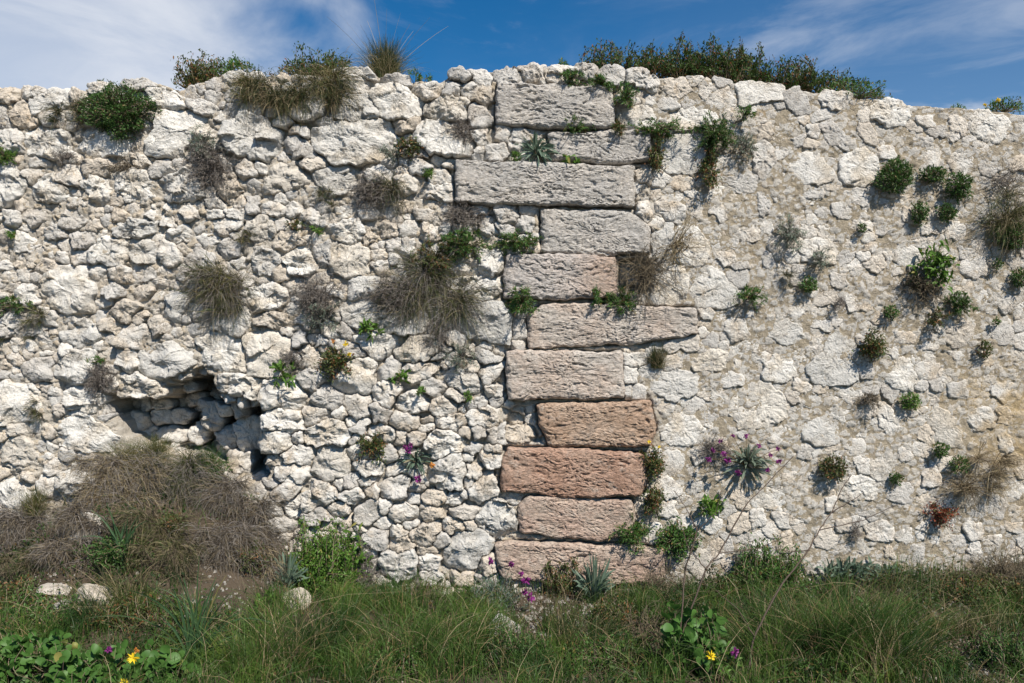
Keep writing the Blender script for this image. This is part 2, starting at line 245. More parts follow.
((0,350), """0,140 40,125 130,140 190,200 170,250 60,275 0,280|250,170 300,145 390,165 405,205 340,235 260,215|210,290 260,235 310,230 400,290 465,340 460,365 380,380 280,375 215,345|0,360 70,325 130,360 170,440 60,450 0,430|0,500 90,480 180,560 140,640 80,683 0,683|180,430 235,415 265,435 215,470 185,465|215,470 290,440 340,460 320,530 260,550 230,530|95,470 130,465 155,490 120,500|45,275 110,275 115,320 60,325|0,310 30,300 45,330 15,345|230,380 290,375 280,410 240,415|45,445 85,440 92,465 55,468|0,440 40,435 40,475 0,485|220,215 255,215 270,240 230,250|170,290 215,290 215,325 180,325|150,500 180,470 220,510 200,550 160,530|300,385 360,380 380,395 320,410|580,260 620,238 650,260 630,290 590,285|530,330 590,315 650,340 610,370 560,370|650,330 690,290 720,330 710,370 660,370|710,200 760,210 790,280 780,330 730,300|850,300 900,265 960,280 940,390 870,400|630,410 690,395 715,420 680,460 640,450|815,410 915,410 910,480 840,470|850,210 900,205 915,240 870,260|780,215 830,225 830,250 795,245|760,330 840,310 850,380 800,390|500,255 575,255 575,290 520,290|500,190 560,185 570,225 510,230|640,190 700,185 700,215 650,220|450,200 490,195 490,230 455,235"""),
((250,350), """35,170 60,110 180,120 205,190 190,222 60,215|240,180 290,140 345,170 350,205 300,225 250,210|320,130 370,50 430,25 480,50 475,110 440,165 350,155|480,100 540,30 565,50 560,90 500,112|580,70 640,50 710,65 680,95 620,125 580,100|465,165 510,110 560,130 570,170 530,210 480,190|370,180 400,165 460,190 455,235 410,255 372,235|460,210 490,203 535,240 520,275 480,270|525,260 570,235 635,260 630,290 570,298|555,190 610,160 680,175 680,220 610,235 560,215|205,290 205,220 260,215 312,230 300,255 230,290|55,260 110,220 205,240 215,295 150,308 60,295|210,330 230,290 330,262 385,310 370,350 230,352|30,345 45,310 150,315 155,360 95,382 40,375|155,335 195,315 205,340 180,362|240,455 280,370 330,355 375,420 365,480 300,490|670,345 720,305 800,330 830,350 790,385 700,402 675,375|670,470 700,430 790,385 820,450 800,520 730,515 680,490|840,520 915,460 935,540 870,570 840,555|855,400 920,385 970,405 960,435 890,430|900,310 950,285 965,290 960,350 930,355|100,470 130,435 200,435 230,465 200,490 115,492|235,500 300,510 330,550 300,575 250,540|500,510 560,480 600,500 590,550 540,560 500,550|85,530 150,500 190,520 170,545 100,565|120,590 230,540 280,580 220,620 150,630|50,575 110,570 118,620 75,625|85,650 140,630 170,660 150,683 100,680|400,430 450,420 505,430 500,460 440,475|350,480 410,475 410,510 370,515|410,495 460,475 480,490 430,510|440,530 480,510 500,530 480,550|340,550 410,530 430,550 380,580|655,120 690,115 740,130 740,155 690,170 660,150|690,215 720,180 770,190 775,240 700,240|725,95 760,75 860,90 880,140 850,165 780,145|740,160 780,150 840,175 800,195|705,265 800,245 825,270 780,300 710,290|830,240 900,215 985,230 950,280 880,290 835,270|840,290 880,290 900,315 860,325|895,375 940,350 950,380 900,385|650,590 720,595 735,625 670,650 655,620|535,600 600,590 650,620 620,645 545,640|495,570 525,560 535,590 510,612 495,595|730,640 790,635 820,670 740,683|865,635 900,580 930,560 980,580 1015,640 1010,700 985,712 940,715 870,660|770,610 820,590 865,600 850,630 790,635|410,600 480,570 495,620 460,650 410,640|195,90 230,75 300,95 240,150 200,130|390,300 430,262 455,280 430,320|870,100 905,60 960,50 940,90 890,130|900,140 960,140 960,170 910,175|0,100 35,120 40,150 0,180|550,320 595,310 600,350 560,355|600,320 660,315 650,350 610,355|830,440 880,440 860,480 835,475|650,545 740,530 740,575 660,580|330,240 360,215 365,245 335,255|800,290 835,295 835,325 805,320|120,400 190,365 240,385 220,430 140,420"""),
((490,350), """620,150 640,90 700,75 780,100 780,160 700,190 640,180|775,45 830,10 900,15 925,50 880,85 830,90|900,205 968,144 1044,125 1120,171 1127,247 1044,285 941,292|650,330 700,240 760,240 805,300 760,350 680,350|655,390 710,385 730,435 700,485 660,470|610,500 650,480 730,510 730,545 660,555|540,170 550,130 580,150 580,180|870,110 900,80 950,90 950,130 880,135|510,70 550,75 555,120 515,125|510,130 530,130 530,180 512,180|0,165 45,145 48,175 40,190 0,180|0,240 60,225 75,260 20,290 0,290|60,300 110,290 165,300 165,340 100,345 60,330|0,390 50,390 55,430 0,440|0,460 20,500 15,560 0,560|850,340 880,330 900,370 860,380|770,380 810,360 830,400 780,430|900,520 960,540 980,600 920,590"""),
((764,380), """430,100 450,95 515,130 510,200 490,225 440,180|620,150 650,108 700,125 735,190 735,250 680,240 630,190|590,190 620,175 660,230 640,250 590,220|145,190 180,150 240,150 280,190 270,240 200,240 155,215|400,330 420,260 480,260 510,330 480,370 420,370|345,300 390,305 398,345 360,345|280,410 300,380 370,370 430,400 410,450 350,460 290,450|470,440 520,375 550,400 555,455 510,462|600,360 650,330 660,380 620,410 600,390|845,490 870,440 910,450 912,500 880,527|750,560 780,540 820,550 815,600 770,600|880,200 920,200 935,270 890,260|770,110 840,110 860,170 800,190 770,150|380,560 430,530 480,560 480,600 400,600|270,535 325,535 330,570 285,560|40,510 80,510 100,555 60,550|60,600 100,570 100,640 60,650|0,540 50,540 50,590 10,590|190,580 240,560 270,600 250,640 200,630|520,260 555,265 555,300 520,300|60,370 110,355 115,400 80,395|880,110 930,110 930,160 890,150|140,240 180,250 170,300 135,280|110,50 140,50 140,100 110,90|455,45 490,45 500,85 460,80|780,620 800,610 820,680 790,680|850,600 890,590 880,620|240,450 265,445 260,490 245,490|915,540 970,540 970,570 920,560|590,540 620,545 610,570 585,565|950,330 990,320 1000,360 960,370|700,20 760,10 770,50 710,60"""),
((490,503), """600,85 640,85 640,140 610,145|740,190 790,170 840,220 830,280 770,270 740,230|820,160 850,130 880,140 880,200 850,210|880,110 910,130 910,180 880,190|880,210 910,225 900,260|910,50 970,40 980,90 940,110 910,90|690,60 740,50 760,80 720,100|620,0 700,0 700,40 640,40|1000,150 1050,140 1060,190 1010,200|990,30 1030,30 1040,80 1000,90"""),
((250,503), """500,215 510,185 620,175 635,215 620,265 560,285 510,260|525,135 580,125 620,145 610,170 550,178 525,165|610,115 660,80 720,65 725,110 690,155 640,150|750,240 745,180 790,115 870,105 920,135 915,180 870,220 800,255|730,60 800,55 830,80 790,105 735,95|530,95 570,85 590,110 570,125 535,120|430,120 470,100 520,110 520,170 490,175|640,210 690,190 720,210 700,250 650,245|610,290 700,250 730,280 690,300 620,305|650,165 700,160 700,185 640,185|700,110 750,110 750,150 710,165|85,65 130,45 165,75 150,100 100,95|370,280 400,250 430,290 400,330 370,320|450,285 530,280 530,310 460,315|580,75 630,70 630,85 600,95|820,65 860,80 850,105 825,95|870,210 920,185 950,220 930,260 890,260|760,260 830,260 860,300 770,300|200,40 270,20 300,60 220,90"""),
]
K = 3.796
POLY = []
for (ox, oy), txt in WIN:
    for p in txt.split('|'):
        POLY.append(np.array([[ox+float(a)/K, oy+float(b)/K] for a, b in (q.split(',') for q in p.split())]))
# the eleven dressed blocks: outline, material, label, how far they stand out
BLOCKS = [
([(496,87),(540,86),(612,90),(616,125),(600,130),(540,130),(495,126)], 'b_grey', 'grey pitted block at the top of the pillar', .048),
([(546,134),(600,131),(649,131),(652,150),(650,163),(600,164),(550,160)], 'b_grey', None, .030),
([(456,163),(540,164),(633,168),(635,209),(540,206),(456,205)], 'b_grey', 'long smooth grey block reaching left of the others', .058),
([(540,210),(622,212),(640,219),(649,229),(648,255),(600,256),(541,253)], 'b_grey', None, .036),
([(505,255),(560,254),(616,258),(616,298),(560,300),(503,299)], 'b_pink', 'grey block turning pink at its right end', .054),
([(527,316),(541,304),(620,305),(695,307),(697,334),(660,340),(620,345),(528,348)], 'b_beige', 'long pale pinkish block', .040),
([(508,351),(560,351),(621,351),(624,398),(560,400),(508,399),(505,370)], 'b_beige', None, .054),
([(536,405),(547,402),(651,401),(656,430),(650,446),(600,447),(548,445),(538,424)], 'b_tan', 'tan brown block, weathered', .050),
([(506,446),(570,447),(644,452),(645,480),(640,495),(570,496),(500,490),(502,460)], 'b_red', 'reddish brown block', .056),
([(518,505),(527,495),(632,498),(636,533),(600,539),(560,537),(518,531)], 'b_rose', 'rose coloured block with rounded corners', .042),
([(493,543),(516,540),(622,543),(666,547),(664,578),(620,583),(540,580),(501,575)], 'b_rose', 'layered rose and beige block at the foot of the pillar', .050),
]
CAV = np.array([[105,395],[118,393],[158,395],[168,384],[181,374],[203,366],[211,372],[215,382],[221,395],[262,401],[270,412],[271,470],[262,485],[229,482],[190,462],[163,462],[124,441],[105,412]], float)
HOLE = np.array([[617,258],[640,256],[652,263],[654,280],[648,293],[640,300],[617,300]], float)
NOOK = np.array([[512,404],[534,405],[538,430],[545,444],[508,443],[500,425]], float)
# ------------------------------------------------------------------ wall layout (all in photo-pixel units, 1 unit = S metres)
TX = np.array([-420,-200,-60,0,30,60,100,140,160,174,185,205,215,260,300,330,375,385,410,440,452,480,530,600,640,660,700,745,780,820,870,900,940,980,1024,1150,1460], float)
TY = np.array([97,94,95,91,90,90,87,82,83,88,88,80,76,73,74,72,73,78,79,80,72,69,69,69,72,76,78,82,86,91,98,102,106,109,113,118,124], float)
def top(px): return np.interp(px, TX, TY)+2.0*gn(px*.06, px*0+3.3, px*0)
def pdist(poly, X, Y):
    "signed distance to a polygon, negative inside"
    n = len(poly); d = np.full(X.shape, 1e9); ins = np.zeros(X.shape, bool)
    for i in range(n):
        x0, y0 = poly[i]; x1, y1 = poly[(i+1) % n]; ex, ey = x1-x0, y1-y0
        t_ = np.clip(((X-x0)*ex+(Y-y0)*ey)/(ex*ex+ey*ey+1e-9), 0, 1)
        d = np.minimum(d, np.hypot(X-x0-t_*ex, Y-y0-t_*ey))
        if y0 != y1:
            c = ((Y > y0) != (Y > y1)) & (X < ex*(Y-y0)/(y1-y0)+x0); ins ^= c
    return np.where(ins, -d, d)
def recess(X, Y):
    rx_ = X+5*gn(X*.07, Y*.07, X*0+2)+2.5*gn(X*.2, Y*.2, X*0); ry_ = Y+5*gn(X*.07, Y*.07, X*0+22)+2.5*gn(X*.2, Y*.2, X*0+9)
    r = .46*sstep(0, 10, -pdist(CAV, rx_, ry_))
    r = np.maximum(r, .16*sstep(0, 6, -pdist(HOLE, X, Y)))
    return np.maximum(r, .06*sstep(0, 6, -pdist(NOOK, X, Y)))
def rightness(X, Y): return sstep(-25, 25, X-(652+ (Y-330)*.0) + 30*gn(X*.02, Y*.02, X*0+7.))
def drystone(X, Y):
    "1 where stones stand free with open dark joints"
    a = sstep(-30, 30, X-265)*sstep(30, -30, X-500)*sstep(300, 380, Y)
    b = sstep(-20, 20, X-245)*sstep(20, -20, X-492)*sstep(190, 130, Y)
    return np.maximum(a, b)
X0, Y0, GW, GH = -420, 55, 1880, 585
gy, gx = np.mgrid[0:GH, 0:GW].astype(float); gx += X0; gy += Y0
wx = gx+2.6*gn(gx*.11, gy*.11, gx*0)+1.3*gn(gx*.31, gy*.31, gx*0+5)
wy = gy+2.2*gn(gx*.11, gy*.11, gx*0+9)+1.2*gn(gx*.31, gy*.31, gx*0+15)
cost = np.full(gx.shape, 3.2); lab = np.full(gx.shape, -1, np.int32); occ = np.zeros(gx.shape, bool)
occ |= gy < top(gx)+4
def win(x0, x1, y0, y1):
    return slice(max(0, int(y0-Y0)), min(GH, int(y1-Y0)+1)), slice(max(0, int(x0-X0)), min(GW, int(x1-X0)+1))
stones = []      # (kind, cx, cy, size)
BL = [np.array(b[0], float) for b in BLOCKS]
for poly in BL:
    w = win(poly[:, 0].min()-8, poly[:, 0].max()+8, poly[:, 1].min()-8, poly[:, 1].max()+8)
    d = pdist(poly, gx[w], gy[w]); occ[w] |= d < 1.5
    lab[w] = np.where(d < .2, -9, lab[w]); cost[w] = np.where(d < .2, -99, cost[w])
keep = []
for poly in POLY:
    w = win(poly[:, 0].min()-8, poly[:, 0].max()+8, poly[:, 1].min()-8, poly[:, 1].max()+8)
    d0 = pdist(poly, gx[w], gy[w]); inside = d0 < 0
    if inside.sum() < 8: continue
    if (occ[w] & inside & (gy[w] > top(gx[w])+4)).sum() > .4*inside.sum(): continue
    i = len(stones); c = poly.mean(0)
    d = pdist(poly, wx[w], wy[w])
    up = d < cost[w]; lab[w] = np.where(up, i, lab[w]); cost[w] = np.where(up, d, cost[w])
    occ[w] |= d0 < 2.2
    stones.append(['hand', c[0], c[1]])
seeds = []
def throw(r, n, xa, xb, p=1.):
    xs = RNG.uniform(xa, xb, n); ys = RNG.uniform(70, 638, n); an = RNG.normal(0, .3, n); el = RNG.uniform(1., 1.75, n)
    for x, y, a, e in zip(xs, ys, an, el):
        iy = int(y-Y0); ix = int(x-X0)
        if occ[iy, ix]: continue
        rx, ry = r*math.sqrt(e), r/math.sqrt(e)
        w = win(x-rx-2, x+rx+2, y-rx-2, y+rx+2)
        dx = gx[w]-x; dy = gy[w]-y; u = dx*math.cos(a)+dy*math.sin(a); v = -dx*math.sin(a)+dy*math.cos(a)
        q = (u/rx)**2+(v/ry)**2 < .8
        if (occ[w] & q).any(): continue
        occ[w] |= q
        seeds.append((x, y, r, a, e))
for r, n in ((20, 500), (15, 1500), (11, 3500)):
    throw(r, n, X0+25, -14); throw(r, n, 1038, X0+GW-25)
throw(8, 3500, X0+15, 0); throw(8, 3500, 1024, X0+GW-15)
throw(13, 500, -20, 1044); throw(10, 3000, -20, 1044); throw(7.5, 9000, -20, 1044); throw(5.5, 16000, -20, 1044); throw(4.0, 26000, -20, 1044)
rs = np.array([rightness(np.array(s[0]), np.array(s[1])) for s in seeds])
for s, rg in zip(seeds, rs):
    x, y, r, a, e = s
    if rg > .5 and RNG.random() < (.1 if r > 5 else .4): continue
    i = len(stones); rx, ry = math.sqrt(e), 1/math.sqrt(e)
    w = win(x-3*r-4, x+3*r+4, y-2.5*r-4, y+2.5*r+4)
    dx = wx[w]-x; dy = wy[w]-y; u = dx*math.cos(a)+dy*math.sin(a); v = -dx*math.sin(a)+dy*math.cos(a)
    k5 = RNG.integers(4, 7); th = np.sort(RNG.uniform(0, 6.283, k5)+np.linspace(0, 6.283, k5, endpoint=False)*1.0)
    d = np.hypot(u/rx, v/ry)*.62
    for q_ in range(k5):
        a_ = q_*6.283/k5+RNG.uniform(-.45, .45); d = np.maximum(d, (u/rx*math.cos(a_)+v/ry*math.sin(a_))/RNG.uniform(.8, 1.12))
    d = d-r+.5
    up = d < cost[w]; lab[w] = np.where(up, i, lab[w]); cost[w] = np.where(up, d, cost[w])
    stones.append(['fill', x, y])
lab[gy < top(gx)-np.where(gx > 650, 2, 4.5)] = -2

# ------------------------------------------------------------------ stone meshes
def loft(outline, c, H, back, rho, step, tilt, planes, bulge, inset=.9):
    "one stone: rounded lump with the given outline (px); returns verts (x px, depth px, y px), quads, tris, edge weight"
    n = max(9, int(np.hypot(*(np.roll(outline, -1, 0)-outline).T).sum()/step))
    cl = np.vstack([outline, outline[:1]]); L = np.concatenate([[0], np.cumsum(np.hypot(*np.diff(cl, axis=0).T))])
    s = np.linspace(0, L[-1], n, endpoint=False); O = np.column_stack([np.interp(s, L, cl[:, 0]), np.interp(s, L, cl[:, 1])])
    D = O-c; rad = np.hypot(D[:, 0], D[:, 1]); rm = np.median(rad)
    m_ = max(3, int(rad.max()/step*.8)); t_ = np.linspace(0, 1, m_+1)[1:]; t_ = 1-(1-t_)**1.25
    rows = []
    for tk in t_:
        p = c+D*tk; e = (1-tk)*rad*.9
        h = H+tilt[0]*(p[:, 0]-c[0])+tilt[1]*(p[:, 1]-c[1])+bulge*rm*(1-tk*tk)
        for (nx, ny, off, sl) in planes:
            ex = (p[:, 0]-c[0])*nx+(p[:, 1]-c[1])*ny-off*rm
            h = h-sl*np.maximum(0, ex)
        q = np.clip(1-e/rho, 0, 1); h = h-rho*.85*(1-np.sqrt(np.maximum(0, 1-q*q)))
        rows.append(np.column_stack([p[:, 0], h, p[:, 1]]))
    eh = rows[-1][:, 1]
    for f, ins in ((.25, .995), (.6, .97), (1., inset)):
        p = c+D*ins; rows.append(np.column_stack([p[:, 0], eh*(1-f)+(-back)*f, p[:, 1]]))
    v = np.vstack([[[c[0], H+bulge*rm, c[1]]]]+rows)
    k = len(rows); idx = 1+np.arange(k*n).reshape(k, n); nx_ = np.roll(idx, -1, 1)
    quads = np.stack([idx[:-1], idx[1:], nx_[1:], nx_[:-1]], -1).reshape(-1, 4)
    tris = np.stack([np.zeros(n, int), idx[0], nx_[0]], -1)
    wgt = np.ones(len(v)); wgt[-n:] = 0
    return v, quads, tris, wgt
ANG = np.linspace(0, 2*np.pi, 96, endpoint=False); RR = np.arange(0, 60, .5)
built = []; U0 = np.random.default_rng(5)
for i, (kind, cx, cy) in enumerate(stones):
    w = win(cx-60, cx+60, cy-60, cy+60); mk = lab[w] == i; area = mk.sum()
    if area < 14: continue
    mx = gx[w][mk].mean(); my = gy[w][mk].mean()
    if lab[int(round(my-Y0)), int(round(mx-X0))] != i: mx, my = cx, cy
    jx = np.clip(np.rint(mx+RR[None]*np.cos(ANG)[:, None]-X0).astype(int), 0, GW-1)
    jy = np.clip(np.rint(my+RR[None]*np.sin(ANG)[:, None]-Y0).astype(int), 0, GH-1)
    bad = lab[jy, jx] != i; first = np.where(bad.any(1), bad.argmax(1), len(RR)-1)
    r = RR[first]
    if r.max() < 2.2: continue
    r = (np.roll(r, 1)+4*r+np.roll(r, -1))/6
    rg = float(rightness(np.array(mx), np.array(my))); dr = float(drystone(np.array(mx), np.array(my)))
    r = np.maximum(r-(.05+.35*dr), .6*r)
    out = np.column_stack([mx+r*np.cos(ANG), my+r*np.sin(ANG)])
    c = np.array([mx, my]); size = math.sqrt(area)
    rc = float(recess(np.array([mx]), np.array([my]))[0])/S*((.62+.34*U0.random()) if kind != 'hand' else ((.30+.2*U0.random()) if mx > 183 else .5+.2*U0.random()))
    U = RNG.random(8)
    if kind == 'hand': H = (4.4+3.6*U[0]+size*.04)*(1-rg)+(3.0+1.3*U[0])*rg
    else: H = (1.6+3.6*U[0])*(1-rg)+(.1+2.8*U[0])*rg
    H += 1.5*dr
    bul = (.0+.05*U[1])*(1-rg)+.01*rg
    rho = min(size*.18, 1.2+2.2*U[2])*(1-.35*rg)
    pl = []
    for _ in range(6):
        a = RNG.uniform(0, 6.28); pl.append((math.cos(a), math.sin(a), RNG.uniform(.38, .95), RNG.uniform(.10, .80)*(1-.75*rg)*(1. if size < 30 else .6)))
    step = 1.25 if kind == 'hand' else (1.35 if size > 9 else 1.6)
    if mx < -25 or mx > 1049: step = 2.6
    tl = (RNG.normal(0, .16*(1-.7*rg)), RNG.normal(.03, .16*(1-.7*rg)))
    if 20 < size and kind == 'hand': tl = (RNG.normal(0, .07*(1-.6*rg)), RNG.normal(.02, .07*(1-.6*rg)))
    v, q, tr, wg = loft(out, c, H, 22 if rc < 1 else 30, rho, step, tl, pl, bul)
    built.append(dict(v=v, q=q, t=tr, w=wg, area=area, rc=rc, tint=RNG.random(), size=size, hand=kind == 'hand', c=c, rg=rg))
def facets(x, y, seed):
    "piecewise tilted facets, like broken stone"
    xi = np.floor(x).astype(np.int64); yi = np.floor(y).astype(np.int64); f1 = np.full(x.shape, 9.); out = np.zeros(x.shape)
    for dx in (-1, 0, 1):
        for dy in (-1, 0, 1):
            h = _perm[_perm[(xi+dx+seed) & 255]+((yi+dy) & 255)]; h2 = _perm[h+77]; h3 = _perm[h2+31]; h4 = _perm[h3+11]
            ax = x-(xi+dx+h/256.); ay = y-(yi+dy+h2/256.); d = np.hypot(ax, ay); c = d < f1
            out = np.where(c, ax*(h3/128.-1)*1.6+ay*(h4/128.-1)*1.6, out); f1 = np.where(c, d, f1)
    return out
def displaced(bs, blocks=False):
    v = np.vstack([b['v'] for b in bs]); wg = np.concatenate([b['w'] for b in bs])
    tn = np.concatenate([np.full(len(b['v']), b['tint']) for b in bs]); rc = np.concatenate([np.full(len(b['v']), b['rc']) for b in bs])
    sz = np.concatenate([np.full(len(b['v']), min(b['size'], 50.)) for b in bs])
    rgv = np.concatenate([np.full(len(b['v']), b.get('rg', 0.)) for b in bs])
    x, h, y = v.T
    o = tn*41
    if blocks:
        a = gn(x*.03+o, y*.07, h*.08+o)*1.4
        wxx = x+5*gn(x*.07, y*.09, o); wyy = y+3.5*gn(x*.06, y*.1, o+6)
        r1 = gn(wxx*.085+o, wyy*.23, h*.1); r2 = gn(wxx*.22+o, wyy*.42, h*.2+4); dn = .55+.8*np.clip(.5+gn(x*.03+o, y*.05, o*0), 0, 1)
        r3 = gn(wxx*.36+o, wyy*.62, h*.2+14); pit = (np.maximum(0, r1-.28)*3.4+np.maximum(0, r2-.22)*2.2+np.maximum(0, r3-.14)*2.2)*dn
        d = a-pit+gn(x*.5, y*.7+o, h*.5)*.6+gn(x*.14+o, y*.2, h*.1+9)*.7
        ox = gn(x*.06, y*.06, o)*2.2+gn(x*.25, y*.25, o+3)*1.0; oy = gn(x*.035, y*.06, o+8)*2.2+gn(x*.16, y*.2, o+5)*1.3
    else:
        k = np.clip(sz/26, .35, 1.25)
        a = gn(x*.045+o, y*.05, h*.05+o)*2.6
        b1 = 1-np.abs(gn(x*.10+o, y*.115, h*.09))*2.; b2 = gn(x*.22+o, y*.22, h*.2+o); b3 = gn(x*.5+o, y*.5, h*.4)
        sq = gn(x*.05+o, y*.09, h*.05+3)*4.; st = np.floor(sq)+sstep(.7, 1., sq-np.floor(sq))            # broken ledges
        sm = (1-.72*rgv)*(1-.35*sstep(26, 45, sz))
        wxx = x+3*gn(x*.08, y*.08, o); wyy = y+3*gn(x*.08, y*.08, o+6)
        LL = np.clip(sz*.5, 9, 24); fac = facets(wxx/LL+o, wyy/LL*1.2, 5)*LL*.17+facets(wxx/6+o, wyy/5.2, 60)*6*.15
        ro = .45+.9*((tn*91.7) % 1)
        d = (a*.7*(1-.5*rgv)+(fac*ro+b2*.5+st*.8*(1-.7*rgv))*sm)*k+b3*.75*ro
        ox = (gn(x*.13, y*.13, o)*1.3+gn(x*.4, y*.4, o)*.7)*np.clip(k, .4, 1); oy = (gn(x*.13, y*.13, o+8)*1.3+gn(x*.4, y*.4, o+3)*.7)*np.clip(k, .4, 1)
    hh = h+d*wg-rc
    V = np.column_stack([(x+ox-512)*S, -hh*S, (580-(y+oy))*S])
    return V, tn
def pack(bs, blocks=False):
    V, tn = displaced(bs, blocks); q = []; tr = []; o = 0
    for b in bs: q.append(b['q']+o); tr.append(b['t']+o); o += len(b['v'])
    return V, np.vstack(q), np.vstack(tr), tn
wall = empty('rubble_wall', (0, 0, 0), 'old white limestone rubble wall with plants in its joints and a pillar of dressed blocks', 'wall')
wall['kind'] = 'thing'
vis = [b for b in built if -10 < b['c'][0] < 1034]
vis.sort(key=lambda b: -b['area']); bigs = vis[:100]; ids = set(id(b) for b in bigs)
for b in bigs:
    V, q, tr, tn = pack([b]); mesh('stone', V, q, tr, M['stone'], wall, {'tint': tn})
rest = [b for b in built if id(b) not in ids]
V, q, tr, tn = pack(rest); tag(mesh('rubble', V, q, tr, M['rubble'], wall, {'tint': tn}), 'small pale limestone rubble packed between the large stones', kind='stuff')
for i, (pl_, mt, lb, prot) in enumerate(BLOCKS):
    poly = np.array(pl_, float); c = np.array([(poly[:, 0].min()+poly[:, 0].max())/2, (poly[:, 1].min()+poly[:, 1].max())/2])
    n = len(poly); pts = []
    for j in range(n):
        a, b_ = poly[j], poly[(j+1) % n]; p0 = poly[j-1]
        la = np.hypot(*(b_-a)); lp = np.hypot(*(p0-a)); k1 = min(2.5, la*.3); k0 = min(2.5, lp*.3)
        A = a+(p0-a)/lp*k0; B = a+(b_-a)/la*k1
        for u in (0, .33, .67, 1): pts.append((1-u)**2*A+2*u*(1-u)*a+u*u*B)
        m_ = max(1, int(la/5))
        for u in range(1, m_): pts.append(B+((b_-(b_-a)/la*k1)-B)*u/m_)
    v, q, tr, wg = loft(np.array(pts), c, prot/S+3.0, 26, 6.5, 1.15, (RNG.normal(0, .012), RNG.normal(-.02, .015)), [(0, 1, 1.0, .0)], 0., .97)
    V, q, tr, tn = pack([dict(v=v, q=q, t=tr, w=wg, rc=0, tint=RNG.random(), size=50)], True)
    o = mesh('dressed_block', V, q, tr, M[mt], wall, {'tint': tn})
    if lb: o['label'] = lb

# ------------------------------------------------------------------ mortar body (front relief, rough top, back)
cols = np.concatenate([np.arange(-415, -40, 3.2), np.arange(-40, 1064, 1.15), np.arange(1064, 1456, 3.2)])
nr = 470; tt = np.linspace(0, 1, nr)
PX = np.repeat(cols[None], nr, 0); TP = np.repeat(top(cols)[None], nr, 0)+2.5
PY = 650+(TP-650)*tt[:, None]
RG = rightness(PX, PY); DS = drystone(PX, PY)
f1, f2, idr = worley(PX/9., PY/7.5, 3); g1, g2, idg = worley(PX/4.6, PY/4.2, 50)
dome = sstep(.04, .26, f2-f1)*(.45+.55*((idr*37) % 1))*(idr > .42)*np.clip(1.15-f1*.7, 0, 1); dome2 = sstep(.05, .30, g2-g1)*(.4+.6*((idg*37) % 1))*(idg > .45)
base = (.2-DS*3.4)*(1-RG)+1.6*RG
lo = fbm(PX*.022, PY*.022, PX*0+2, 3)*(2.2-.5*RG)
rough = fbm(PX*.09, PY*.09, PX*0+12, 4, .6)*2.0*(1-.65*RG)+gn(PX*.5, PY*.5, PX*0)*.6
rid = (1-np.abs(gn(PX*.07, PY*.07, PX*0+31))*2)
cell = dome*2.6*(1-.7*RG)+dome2*1.5*(1-.5*RG)
hh = base+lo+rough+cell+rid*(1.0-.7*RG)
pits = np.maximum(0, gn(PX*.16, PY*.2, PX*0+44)-.27)*12*(1-.72*RG); hh -= pits
hh -= recess(PX, PY)/S*(1+.25*gn(PX*.05, PY*.05, PX*0))
# the mortar stays under the dressed blocks
for poly in BL:
    w_ = (PX > poly[:, 0].min()-6) & (PX < poly[:, 0].max()+6) & (PY > poly[:, 1].min()-6) & (PY < poly[:, 1].max()+6)
    d = pdist(poly, PX[w_], PY[w_]); k = sstep(1.6, -2., d); hh[w_] = hh[w_]*(1-k)+(-5.)*k; j_ = sstep(3., 0., np.abs(d)); hh[w_] -= j_*3.0*(.6+gn(PX[w_]*.06, PY[w_]*.06, PX[w_]*0+3))
peb = np.maximum(np.where((idr > .45) & (dome > .25), .5+.5*idr, 0), np.where((idg > .5) & (dome2 > .3), .5+.45*idg, 0))*(1-.25*RG)
V = np.stack([(PX-512)*S, -hh*S, (580-PY)*S], -1)
fr = V[-1]; extra = []; nb = 26
for k in range(1, nb+1):
    u = k/nb; yb = fr[:, 1]*(1-u)+.62*u
    z = fr[:, 2]+.006*np.sin(min(1, u*6)*1.57)+.012*gn(cols*.08, cols*0+u*9, cols*0)+.006*gn(cols*.3, cols*0+u*25, cols*0+4)
    extra.append(np.column_stack([fr[:, 0], yb, z]))
for k in range(1, 6): e = extra[nb-1].copy(); e[:, 2] = e[:, 2]*(1-k/5)-.35*k/5; extra.append(e)
V = np.concatenate([V, np.array(extra)], 0); nR, nC = V.shape[:2]
ii = np.arange(nR*nC).reshape(nR, nC)
Q = np.stack([ii[:-1, :-1], ii[:-1, 1:], ii[1:, 1:], ii[1:, :-1]], -1).reshape(-1, 4)
pa = np.zeros((nR, nC)); pa[:nr] = peb; sa = np.zeros((nR, nC)); sa[:nr] = RG; sa[nr:] = RG[-1]
mesh('mortar', V.reshape(-1, 3), Q, None, M['mortar'], wall, {'peb': pa.ravel(), 'side': sa.ravel()})
def surf(px, py):
    "rough height (m) of the wall face at a pixel"
    rg = rightness(np.array(float(px)), np.array(float(py)))
    return .02

